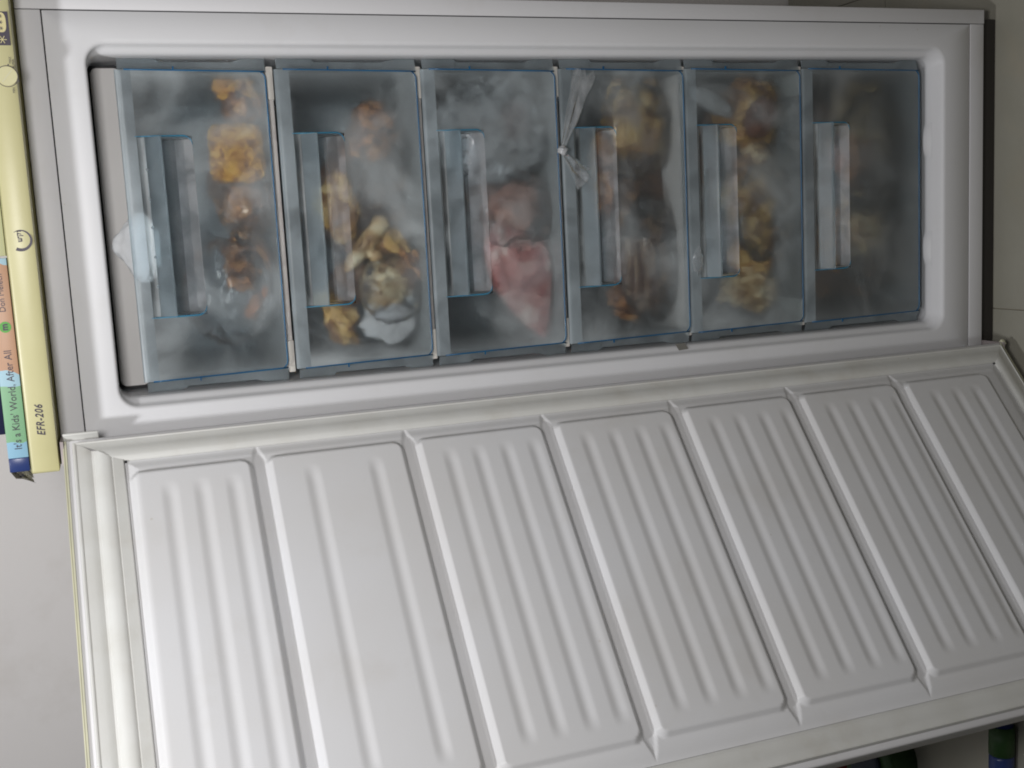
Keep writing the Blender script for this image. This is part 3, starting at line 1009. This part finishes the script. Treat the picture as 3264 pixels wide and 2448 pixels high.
    if i in (0, 4):
        for k in range(5):
            x = 0.078 - 0.0385 * k + random.uniform(-0.002, 0.002)
            rr = 0.0023
            zz = zt - (0.0300 if i == 0 else 0.0335)
            MB().lathe([(0.0003, -rr), (rr * 0.7, -rr * 0.7), (rr, 0), (rr * 0.7, rr * 0.7), (0.0003, rr)], (x, YF + 0.0012, zz), 10).build('ice_drop', 'ice', root, True)
    return root
drawers = [drawer(i) for i in range(6)]

# ------------------------------------------------------------------ food
def lump(name, c, r, m, label, cat, seed, rough=0.28, freq=22.0, sub=4, group=None, fine=0.06, rot=0.0, sq=1.0):
    bm = bmesh.new()
    bmesh.ops.create_icosphere(bm, subdivisions=sub, radius=1.0)
    off = Vector((seed * 3.7, seed * 1.3, seed * 7.1))
    ca, sa = math.cos(rot), math.sin(rot)
    vs = []
    for v in bm.verts:
        p = v.co.copy()
        if sq != 1.0:
            p = Vector([math.copysign(abs(q) ** sq, q) for q in p])
        k = 1 + rough * noise.noise(p * 1.3 + off) + rough * 0.65 * noise.noise(p * 2.6 + off) - rough * 0.45 * abs(noise.noise(p * 4.3 + off)) + fine * noise.noise(p * 10 + off)
        x, y, z = p.x * r[0] * k * 1.12, p.y * r[1] * k, p.z * r[2] * k * 1.12
        vs.append((c[0] + x * ca - z * sa, c[1] + y, c[2] + x * sa + z * ca))
    fs = [tuple(q.index for q in f.verts) for f in bm.faces]
    bm.free()
    o = obj(name, vs, fs, m, None, True)
    return tag(o, label, cat, group)

def bag(name, c, r, m, label, seed, cat='plastic bag', sub=4, amp=0.42, rot=0.0, group=None, tip=None):
    bm = bmesh.new()
    bmesh.ops.create_icosphere(bm, subdivisions=sub, radius=1.0)
    off = Vector((seed * 2.1, seed * 5.3, seed * 1.9))
    ca, sa = math.cos(rot), math.sin(rot)
    vs = []
    for v in bm.verts:
        p = v.co
        ridge = 1 - abs(noise.noise(p * 2.4 + off)) * 2.0
        fine = 1 - abs(noise.noise(p * 5.5 + off)) * 2.0
        k = 0.80 + amp * 0.5 * ridge + amp * 0.18 * fine
        x, y, z = p.x * r[0] * k, p.y * r[1] * k, p.z * r[2] * k
        if tip and p.z > 0:
            z += tip[1] * math.exp(-((x - tip[0]) / tip[2]) ** 2) * p.z
        vs.append((c[0] + x * ca - z * sa, c[1] + y, c[2] + x * sa + z * ca))
    fs = [tuple(q.index for q in f.verts) for f in bm.faces]
    bm.free()
    o = obj(name, vs, fs, m, None, True)
    return tag(o, label, cat, group)

# first drawer
lump('breaded_slab', (0.096, 0.054, -0.231), (0.036, 0.013, 0.033), 'crumb', 'square golden breadcrumbed slab in the top drawer', 'frozen food', 3, 0.07, sub=5, fine=0.10, sq=0.42)
lump('browned_chunk', (0.160, 0.082, -0.246), (0.034, 0.020, 0.026), 'roast', 'brown knobbly chunk in the top drawer, right of the breaded slab', 'frozen food', 5, 0.5)
lump('reddish_loaf', (0.026, 0.080, -0.242), (0.033, 0.020, 0.029), 'roast', 'smooth reddish-brown lump in the top drawer, left of the breaded slab', 'frozen food', 8, 0.22)
lump('orange_chunk', (-0.072, 0.075, -0.226), (0.020, 0.014, 0.022), 'roast', 'orange-brown chunk inside the clear bag in the top drawer', 'frozen food', 11, 0.45)
lump('carrot_piece', (-0.111, 0.078, -0.243), (0.008, 0.010, 0.026), 'carrot', 'thin orange slanting strip at the left end of the top drawer', 'frozen food', 13, 0.15, rot=0.9)
bag('clear_bag', (-0.092, 0.082, -0.205), (0.075, 0.024, 0.062), 'film', 'wrinkled clear bag around food at the left of the top drawer', 2)
bag('white_bag', (-0.026, 0.0440, -0.096), (0.046, 0.0060, 0.024), 'white_sack', 'white bag crest poking out over the rim of the top drawer', 6, amp=0.45, tip=(0.006, 0.016, 0.022))
lump('browned_chunk', (0.185, 0.088, -0.240), (0.016, 0.020, 0.028), 'crumb', 'small golden chunk in the right lower corner of the top drawer', 'frozen food', 71, 0.5)
lump('reddish_loaf', (0.055, 0.105, -0.236), (0.050, 0.022, 0.032), 'meat_and_depth', 'dark mass added for depth behind the breaded slab in the top drawer', 'frozen food', 73, 0.4)  # added dark backing, deepens the shade behind the slab
bag('clear_bag', (0.040, 0.058, -0.236), (0.058, 0.012, 0.036), 'film', 'glossy clear wrap around the reddish lump in the top drawer', 31, amp=0.7)
lump('browned_chunk', (-0.045, 0.100, -0.236), (0.030, 0.020, 0.030), 'roast', 'brown chunk deep behind the clear bag in the top drawer', 'frozen food', 91, 0.45)
# second drawer
lump('saucy_piece', (0.122, 0.082, -0.430), (0.036, 0.020, 0.035), 'roast', 'orange-brown piece in crinkled film in the second drawer', 'frozen food', 15, 0.5)
bag('crinkled_wrap', (0.090, 0.072, -0.440), (0.036, 0.014, 0.030), 'film', 'shiny crinkled wrap over the orange-brown piece in the second drawer', 9, amp=0.7)
def root_piece():
    pts = [(-0.078, 0.078, -0.372), (-0.060, 0.074, -0.386), (-0.045, 0.072, -0.398), (-0.030, 0.070, -0.411), (-0.016, 0.069, -0.424), (-0.004, 0.069, -0.432), (0.003, 0.071, -0.437)]
    rad = [0.004, 0.0125, 0.0115, 0.0150, 0.0125, 0.0150, 0.004]
    mb = MB().tube(pts, rad, 12)
    mb.tube([(-0.043, 0.073, -0.400), (-0.052, 0.070, -0.416), (-0.060, 0.069, -0.428), (-0.064, 0.070, -0.434)], [0.008, 0.011, 0.0105, 0.003], 12)
    o = mb.build('root_piece', 'fat', None, True)
    s = o.modifiers.new('soft', 'SUBSURF')
    s.levels = s.render_levels = 2
    return tag(o, 'pale tan knobbly forked root slanting across the second drawer', 'frozen food')
root_piece()
lump('chicken_piece', (-0.050, 0.090, -0.448), (0.033, 0.020, 0.028), 'skin', 'browned chicken piece behind the forked root in the second drawer', 'frozen food', 17, 0.45)
lump('chicken_piece', (-0.100, 0.080, -0.440), (0.031, 0.018, 0.029), 'fat', 'pale chicken piece left of the root in the second drawer', 'frozen food', 19, 0.5)
lump('ice_crust', (-0.153, 0.085, -0.436), (0.030, 0.018, 0.036), 'frost', 'white frosty lump at the left end of the second drawer', 'frozen food', 21, 0.3)
lump('tan_chunk', (-0.143, 0.083, -0.363), (0.040, 0.018, 0.020), 'skin', 'tan chunk below the left end of the second drawer grip', 'frozen food', 23, 0.4, rot=0.5)
lump('tan_chunk', (0.016, 0.085, -0.372), (0.050, 0.016, 0.024), 'skin', 'tan chunk behind the finger pocket of the second drawer', 'frozen food', 25, 0.3)
lump('dark_chunk', (-0.090, 0.110, -0.395), (0.032, 0.022, 0.034), 'meat_and_depth', 'dark brown chunk deep in the middle of the second drawer', 'frozen food', 26, 0.3)
lump('dark_chunk', (0.030, 0.125, -0.420), (0.090, 0.026, 0.058), 'meat_and_depth', 'large dark mass added for depth at the back of the second drawer', 'frozen food', 75, 0.4)  # added dark backing for the depth of this drawer
lump('chicken_piece', (-0.078, 0.070, -0.468), (0.026, 0.015, 0.016), 'roast', 'browned piece low on the floor of the second drawer', 'frozen food', 77, 0.5)
bag('clear_bag', (-0.104, 0.066, -0.438), (0.056, 0.016, 0.050), 'film', 'clear bag around the pale chicken in the second drawer', 33, amp=0.3)
# third drawer
bag('white_bag', (0.124, 0.064, -0.612), (0.072, 0.020, 0.084), 'wisp', 'big milky bag filling the right half of the third drawer', 12, amp=0.75, rot=0.35)
lump('orange_chunk', (0.138, 0.100, -0.660), (0.030, 0.014, 0.018), 'pinkmeat', 'orange-pink chunk low behind the milky bag in the third drawer', 'frozen food', 28, 0.3)
lump('pink_chunk', (0.010, 0.078, -0.640), (0.036, 0.016, 0.040), 'pinkmeat', 'pale pink lump in the middle of the third drawer', 'frozen food', 29, 0.25)
def meat_cut():
    out = [(-0.012, -0.610), (-0.030, -0.650), (-0.046, -0.684), (-0.064, -0.694), (-0.104, -0.6955), (-0.150, -0.6915), (-0.192, -0.6860), (-0.201, -0.6780),
           (-0.180, -0.655), (-0.150, -0.628), (-0.120, -0.606), (-0.080, -0.592), (-0.040, -0.592)]
    cx = sum(p[0] for p in out) / len(out)
    cz = sum(p[1] for p in out) / len(out)
    # resample the outline and inflate it into a thick cut
    n = 72
    L = [0]
    for a, b in zip(out, out[1:] + out[:1]):
        L.append(L[-1] + math.hypot(a[0] - b[0], a[1] - b[1]))
    ring = []
    for k in range(n):
        t = L[-1] * k / n
        j = max(i for i in range(len(out)) if L[i] <= t)
        u = (t - L[j]) / (L[j + 1] - L[j])
        a, b = out[j], out[(j + 1) % len(out)]
        ring.append((a[0] + (b[0] - a[0]) * u, a[1] + (b[1] - a[1]) * u))
    v, f = [], []
    levels = [(0.0, 0.0), (0.35, 0.001), (0.65, 0.002), (0.85, 0.004), (0.95, 0.007), (1.0, 0.012), (1.0, 0.030), (0.95, 0.036), (0.5, 0.040), (0.0, 0.041)]
    for (q, dy) in levels:
        for k, (x, z) in enumerate(ring):
            px, pz = cx + (x - cx) * q, cz + (z - cz) * q
            w_ = noise.noise(Vector((px * 60, dy * 60, pz * 60))) * 0.0035 * (1 if q < 1 else 0.5)
            v.append((px, 0.0580 + dy + w_, pz + (noise.noise(Vector((px * 90, 3, pz * 90))) * 0.0015 if q > 0.5 else 0)))
    m = len(ring)
    for i in range(len(levels) - 1):
        for k in range(m):
            f.append((i * m + k, (i + 1) * m + k, (i + 1) * m + (k + 1) % m, i * m + (k + 1) % m))
    o = obj('meat_cut', v, f, 'rawmeat', None, True)
    return tag(o, 'wedge of raw red and white marbled meat at the left of the third drawer', 'meat')
meat_cut()
lump('dark_chunk', (0.060, 0.130, -0.630), (0.120, 0.026, 0.060), 'meat_and_depth', 'dark mass added for depth at the back of the third drawer', 'frozen food', 79, 0.4)  # added backing, its dark colour stands for shade at the back
bag('clear_bag', (0.000, 0.064, -0.640), (0.060, 0.014, 0.056), 'film', 'clear bag over the pink lump in the third drawer', 35, amp=0.5)
# fourth drawer
lump('chicken_half', (0.136, 0.088, -0.856), (0.056, 0.024, 0.050), 'skin', 'yellowish chicken at the right of the fourth drawer', 'frozen food', 31, 0.45, sub=5)
lump('dark_chunk', (-0.028, 0.090, -0.868), (0.040, 0.022, 0.036), 'meat_and_depth', 'dark frozen chunk in the middle of the fourth drawer', 'frozen food', 33, 0.35)
lump('rib_piece', (-0.106, 0.076, -0.860), (0.060, 0.015, 0.044), 'ribs', 'streaky brown rib piece at the left of the fourth drawer', 'frozen food', 35, 0.2, rot=0.1)
lump('orange_chunk', (-0.150, 0.100, -0.840), (0.028, 0.016, 0.034), 'roast', 'orange-brown chunk at the far left of the fourth drawer', 'frozen food', 37, 0.4)
lump('brown_slab', (0.050, 0.074, -0.790), (0.062, 0.010, 0.020), 'roast', 'brown slab right behind the finger pocket of the fourth drawer', 'frozen food', 39, 0.2)
def knotted_bag():
    K = Vector((0.0850, 0.0090, -0.6985))
    root = empty('knotted_bag', K, 'clear bag twisted to a knot that hangs over the front of the fourth drawer', 'plastic bag')
    bm = bmesh.new()
    bmesh.ops.create_icosphere(bm, subdivisions=3, radius=1.0)
    vs = []
    for q in bm.verts:
        p = q.co
        k = 0.8 + 0.5 * noise.noise(p * 1.9 + Vector((5, 1, 2)))
        vs.append((K.x + p.x * 0.0085 * k, K.y + p.y * 0.008 * k, K.z + p.z * 0.0085 * k))
    fs = [tuple(q.index for q in f.verts) for f in bm.faces]
    bm.free()
    obj('knot', vs, fs, 'bag', root, True)
    # gathered neck fanning up to the right over the drawer front, and a short tail
    def fan(name, a, b, w0, w1, seed, folds=5):
        a, b = Vector(a), Vector(b)
        d = (b - a)
        t = d.normalized()
        sidev = t.cross(Vector((0, 1, 0))).normalized()
        n1, n2 = 26, 36
        v, f = [], []
        for i in range(n1 + 1):
            u = i / n1
            w_ = w0 + (w1 - w0) * u ** 0.9
            for j in range(n2 + 1):
                q = j / n2 * 2 - 1
                fold = (1 - 2 * abs(noise.noise(Vector((q * folds * 0.55, u * 0.7, seed))))) * 0.0030 * (0.4 + u) + 0.005 * noise.noise(Vector((q * 1.3, u * 2.2, seed + 5)))
                edge_ = 1 + 0.22 * noise.noise(Vector((u * 4.0, seed, 1 if q > 0 else 9)))
                p = a + d * u * (1 + 0.10 * noise.noise(Vector((q * 2.5, seed, 3)))) + sidev * (w_ * q * edge_) + Vector((0, fold, 0))
                v.append(p[:])
        for i in range(n1):
            for j in range(n2):
                k = i * (n2 + 1) + j
                f.append((k, k + 1, k + n2 + 2, k + n2 + 1))
        return obj(name, v, f, 'film_thick', root, True)
    fan('gathered_neck', (0.088, 0.013, -0.700), (0.203, 0.022, -0.748), 0.004, 0.017, 1.3, 2)
    fan('loose_tail', (0.080, 0.012, -0.704), (0.040, 0.020, -0.742), 0.004, 0.018, 4.1, 2)
    return root
knotted_bag()
lump('dark_chunk', (0.045, 0.115, -0.868), (0.060, 0.024, 0.046), 'meat_and_depth', 'dark brown mass added for depth behind the chicken in the fourth drawer', 'frozen food', 81, 0.45)  # added to darken the space behind the chicken
bag('clear_bag', (0.120, 0.070, -0.850), (0.078, 0.022, 0.062), 'film', 'clear bag around the yellowish chicken of the fourth drawer', 37, amp=0.4)
bag('clear_bag', (-0.085, 0.064, -0.862), (0.096, 0.014, 0.054), 'film', 'clear bag around the streaky ribs of the fourth drawer', 39, amp=0.5)
# fifth drawer
lump('chicken_half', (0.142, 0.090, -1.066), (0.052, 0.024, 0.050), 'skin', 'yellow-skinned chicken with a dark cavity at the right of the fifth drawer', 'frozen food', 44, 0.30, sub=5)
lump('dark_chunk', (0.132, 0.062, -1.070), (0.032, 0.014, 0.024), 'redmeat', 'dark red-brown patch of meat set in the chicken of the fifth drawer', 'frozen food', 43, 0.2, rot=-0.6)
lump('chicken_piece', (0.010, 0.088, -1.072), (0.050, 0.024, 0.044), 'skin', 'yellowish chicken piece in the middle of the fifth drawer', 'frozen food', 45, 0.5, sub=5)
lump('chicken_piece', (-0.082, 0.088, -1.072), (0.038, 0.022, 0.044), 'skin', 'yellowish chicken piece left of the middle in the fifth drawer', 'frozen food', 47, 0.5, sub=5)
lump('chicken_piece', (-0.150, 0.092, -1.062), (0.034, 0.022, 0.044), 'fat', 'pale chicken piece at the left end of the fifth drawer', 'frozen food', 49, 0.55, sub=5)
bag('white_bag', (0.160, 0.070, -0.985), (0.016, 0.010, 0.046), 'bag', 'white twist of bag at the upper right of the fifth drawer', 14, amp=0.4, rot=-0.5)
bag('white_bag', (0.000, 0.085, -1.020), (0.075, 0.016, 0.022), 'film', 'milky film over the chicken behind the fifth drawer pocket', 16, amp=0.4)
def bag_corner():
    a, b = Vector((-0.112, 0.0275, -0.925)), Vector((-0.070, 0.0255, -0.931))
    n1, n2 = 16, 8
    v, f = [], []
    for i in range(n1 + 1):
        u = i / n1
        half = 0.0095 * math.sin(math.pi * min(1, u * 0.9 + 0.08)) ** 0.8
        for j in range(n2 + 1):
            q = j / n2 * 2 - 1
            p = a.lerp(b, u) + Vector((0.004 * q, -0.0025 * (1 - q * q) + 0.003 * noise.noise(Vector((u * 6, q * 2, 3))), -0.003 + half * q))
            v.append(p[:])
    for i in range(n1):
        for j in range(n2):
            k = i * (n2 + 1) + j
            f.append((k, k + 1, k + n2 + 2, k + n2 + 1))
    o = obj('bag_corner', v, f, 'film_thick', None, True)
    return tag(o, 'small shiny bag corner caught over the rim of the fifth drawer', 'plastic bag')
bag_corner()
lump('dark_chunk', (0.060, 0.125, -1.060), (0.110, 0.026, 0.060), 'meat_and_depth', 'dark mass added for depth behind the chicken pieces of the fifth drawer', 'frozen food', 83, 0.4)  # added dark background behind the pieces
bag('clear_bag', (-0.020, 0.062, -1.076), (0.080, 0.014, 0.054), 'film', 'clear bag over the chicken in the middle of the fifth drawer', 41, amp=0.5)
lump('chicken_piece', (0.075, 0.105, -1.085), (0.040, 0.022, 0.034), 'fat', 'pale chicken piece between the yellow ones in the fifth drawer', 'frozen food', 93, 0.5)
# lowest drawer
lump('yellowish_chunk', (0.112, 0.095, -1.298), (0.062, 0.024, 0.052), 'dull', 'dull yellow-brown lump at the right of the bottom drawer', 'frozen food', 51, 0.55, sub=5)
lump('browned_chunk', (0.066, 0.082, -1.262), (0.040, 0.016, 0.034), 'roast', 'brown chunk behind the pocket of the bottom drawer, right of centre', 'frozen food', 53, 0.4)
lump('pale_shard', (0.062, 0.066, -1.226), (0.022, 0.008, 0.014), 'pinkmeat', 'pale pink shard right behind the pocket of the bottom drawer', 'frozen food', 55, 0.5)
lump('frosty_chunk', (-0.050, 0.090, -1.284), (0.048, 0.020, 0.046), 'fat', 'pale frosty chunk in the middle of the bottom drawer', 'frozen food', 57, 0.35)
lump('browned_chunk', (-0.070, 0.080, -1.222), (0.052, 0.014, 0.022), 'roast', 'brown strip behind the pocket of the bottom drawer, left of centre', 'frozen food', 59, 0.3)

# ------------------------------------------------------------------ on top of the freezer
def ramp_mat(name, stops, rough=0.45):
    """Printed spine: bands of colour along the spine, with wavy edges."""
    m = bpy.data.materials.new(name)
    nt, N, L = nodes_of(m)
    b = N['Principled BSDF']
    b.inputs['Roughness'].default_value = rough
    geo = N.new('ShaderNodeNewGeometry')
    n = N.new('ShaderNodeTexNoise')
    n.inputs['Scale'].default_value = 30
    L.new(geo.outputs['Position'], n.inputs['Vector'])
    sep = N.new('ShaderNodeSeparateXYZ')
    L.new(geo.outputs['Position'], sep.inputs[0])
    ad = N.new('ShaderNodeMath')
    ad.operation = 'MULTIPLY_ADD'
    L.new(n.outputs['Fac'], ad.inputs[0])
    ad.inputs[1].default_value = 0.02
    L.new(sep.outputs[0], ad.inputs[2])
    mr = N.new('ShaderNodeMapRange')
    mr.inputs[1].default_value = -0.30
    mr.inputs[2].default_value = 0.0
    L.new(ad.outputs[0], mr.inputs[0])
    r = N.new('ShaderNodeValToRGB')
    r.color_ramp.interpolation = 'CONSTANT'
    els = r.color_ramp.elements
    els.remove(els[1])
    els[0].position = 0.0
    els[0].color = (*stops[0][1], 1)
    for (x, c) in stops[1:]:
        e = els.new((x + 0.01 + 0.30) / 0.30)
        e.color = (*c, 1)
    L.new(mr.outputs[0], r.inputs[0])
    L.new(r.outputs[0], b.inputs['Base Color'])
    return m
M['spine'] = ramp_mat('kids_book_spine', [(-0.31, (0.26, 0.46, 0.60)), (-0.2570, (0.22, 0.42, 0.24)), (-0.186, (0.34, 0.52, 0.60)), (-0.170, (0.46, 0.265, 0.16)), (-0.038, (0.36, 0.53, 0.60))])
M['navy'] = mat('navy_cover', (0.025, 0.045, 0.16), 0.3)
M['navy_dark'] = mat('dark_navy_cover', (0.010, 0.012, 0.045), 0.4)
M['palegreen'] = mat('pale_green_cover', (0.40, 0.44, 0.22), 0.5, (0.46, 0.46, 0.25), 10)
M['pages'] = mat('paper_pages', (0.62, 0.58, 0.48), 0.8, (0.55, 0.5, 0.42), 3)
M['green_print'] = mat('green_print', (0.08, 0.34, 0.04), 0.5)

def book(name, x0, x1, z0, z1, y0, y1, spine, cover, label, end=None):
    t = 0.0018
    root = empty(name, ((x0 + x1) / 2, (y0 + y1) / 2, z0), label, 'book')
    MB().box(x0 + 0.002, x1 - 0.002, y0 + 0.004, y1 - 0.003, z0 + t + 0.0002, z1 - t - 0.0002).build('pages', 'pages', root)
    bevel(MB().box(x0, x1, y0 + 0.0025, y1, z0, z0 + t).build('back_cover', cover, root), 0.0005)
    bevel(MB().box(x0, x1, y0 + 0.0025, y1, z1 - t, z1).build('front_cover', cover, root), 0.0005)
    xs = x0 + (end or 0)
    bevel(MB().box(xs, x1, y0, y0 + 0.0024, z0, z1).build('spine', spine, root), 0.0007)
    if end:
        bevel(MB().box(x0, xs - 0.0001, y0, y0 + 0.0024, z0, z1).build('spine_end', cover, root), 0.0009)
    return root
bk = book('book', -0.2935, -0.0290, 0.0672, 0.0905, -0.052, 0.150, 'spine', 'navy', 'children\'s book lying flat with blue, green and tan spine, just above the yellow panel', end=0.0175)
sp = [o for o in bk.children if o.name.startswith('spine')][0]
lettering('title_lettering', "It's a Kids' World, After All", -0.2655, -0.0525, 0.0738, 0.0122, 'ink', bk, spacing=1.0, stretch=0.92)
lettering('author_lettering', 'Don Melech', -0.0945, -0.0525, 0.0745, 0.0100, 'ink', bk, stretch=0.95)
vs = [(-0.1128, -0.0524, 0.0770)] + [(-0.1128 + 0.0068 * math.cos(2 * math.pi * i / 32), -0.0524, 0.0770 + 0.0068 * math.sin(2 * math.pi * i / 32)) for i in range(32)]
dc = obj('publisher_disc', vs, [(0, 1 + (i + 1) % 32, 1 + i) for i in range(32)], 'green_print', bk)
lettering('publisher_lettering', 'm', -0.1128, -0.0528, 0.0744, 0.0110, 'ink', bk, align='CENTER', bold=0.0004)
book('book', -0.2450, -0.0300, 0.0907, 0.1150, -0.050, 0.140, 'navy_dark', 'navy_dark', 'dark navy book lying on top of the children\'s book')
book('book', -0.0265, 0.2400, 0.0672, 0.0860, -0.050, 0.150, 'palegreen', 'palegreen', 'pale green book lying on the freezer beside the children\'s book')

def sheet():
    v, f = [], []
    path = [(-0.250, 0.0905), (-0.296, 0.0905), (-0.300, 0.0860), (-0.304, 0.0780), (-0.312, 0.0700)]
    n2 = 14
    for i, (x, z) in enumerate(path):
        for j in range(n2 + 1):
            q = j / n2
            y = -0.046 + 0.15 * q * (1 - 0.12 * i)
            v.append((x - 0.006 * noise.noise(Vector((q * 5, i * 0.7, 2))) * (i > 0), y, z + (0.004 * noise.noise(Vector((q * 4, i * 0.9, 7))) - 0.006 * (1 - q) ** 3 * 0) * (i > 1) - (0.012 * (1 - q) ** 6 if i == 4 else 0)))
    for i in range(len(path) - 1):
        for j in range(n2):
            k = i * (n2 + 1) + j
            f.append((k, k + 1, k + n2 + 2, k + n2 + 1))
    o = obj('plastic_wrapper', v, f, 'bag', None, True)
    return tag(o, 'crumpled translucent wrapper drooping past the end of the books', 'wrapper')
sheet()

# ------------------------------------------------------------------ things on the floor behind the door
M['toy_green'] = mat('green_toy_plastic', (0.022, 0.07, 0.014), 0.5)
M['toy_blue'] = mat('blue_toy_plastic', (0.022, 0.035, 0.06), 0.5)
M['toy_red'] = mat('red_toy_plastic', (0.20, 0.025, 0.02), 0.5)
M['toy_cream'] = mat('cream_toy_plastic', (0.45, 0.40, 0.26), 0.5)
tub = empty('toy_tub', (-1.162, 0.271, FL), 'green tub with a blue round lid on the dark floor behind the door', 'tub')
MB().lathe([(0.060, 0), (0.074, 0.060), (0.080, 0.072), (0.080, 0.078), (0.060, 0.080)], (-1.162, 0.271, FL), 32).build('body', 'toy_green', tub, True)
MB().lathe([(0.048, 0.0802), (0.048, 0.088), (0.042, 0.091)], (-1.162, 0.271, FL), 32).build('lid', 'toy_blue', tub, True)
tb = MB().box(-1.302, -1.242, 0.391, 0.441, FL, FL + 0.05).build('toy_block', 'toy_red')
tag(bevel(tb, 0.004), 'red toy block on the dark floor beyond the green tub', 'toy block')
bt = empty('bottle', (-0.970, -0.039, FL), 'green-labelled bottle lying in shadow on the floor behind the door', 'bottle')
def hl(prof, y0, z, m, name):
    v, f = [], []
    n = 18
    for (x, r) in prof:
        for j in range(n):
            a = 2 * math.pi * j / n
            v.append((x - 0.0165, y0 + r * math.cos(a), z + r * math.sin(a)))
    for i in range(len(prof) - 1):
        for j in range(n):
            f.append((i * n + j, (i + 1) * n + j, (i + 1) * n + (j + 1) % n, i * n + (j + 1) % n))
    f.append(tuple(range(n)))
    f.append(tuple((len(prof) - 1) * n + j for j in range(n - 1, -1, -1)))
    return obj(name, v, f, m, bt, True)
hl([(-1.12, 0.016), (-1.115, 0.022), (-1.005, 0.022), (-1.0, 0.021)], -0.039, FL + 0.0225, 'navy', 'body')
hl([(-0.999, 0.0225), (-0.945, 0.0225)], -0.039, FL + 0.0227, 'toy_green', 'label_band')
hl([(-0.944, 0.020), (-0.925, 0.009), (-0.905, 0.009)], -0.039, FL + 0.0225, 'navy', 'neck')

lump('dark_chunk', (-0.020, 0.130, -1.270), (0.150, 0.030, 0.085), 'meat_and_depth', 'dark mass added for depth, filling the back of the bottom drawer', 'frozen food', 85, 0.4)  # added dark background, gives the bottom drawer its shaded depth
bag('clear_bag', (0.070, 0.068, -1.290), (0.100, 0.016, 0.062), 'film', 'clear bag around the lump at the right of the bottom drawer', 43, amp=0.5)
bag('clear_bag', (-0.080, 0.066, -1.290), (0.080, 0.014, 0.060), 'film', 'clear bag over the frosty chunk of the bottom drawer', 45, amp=0.5)
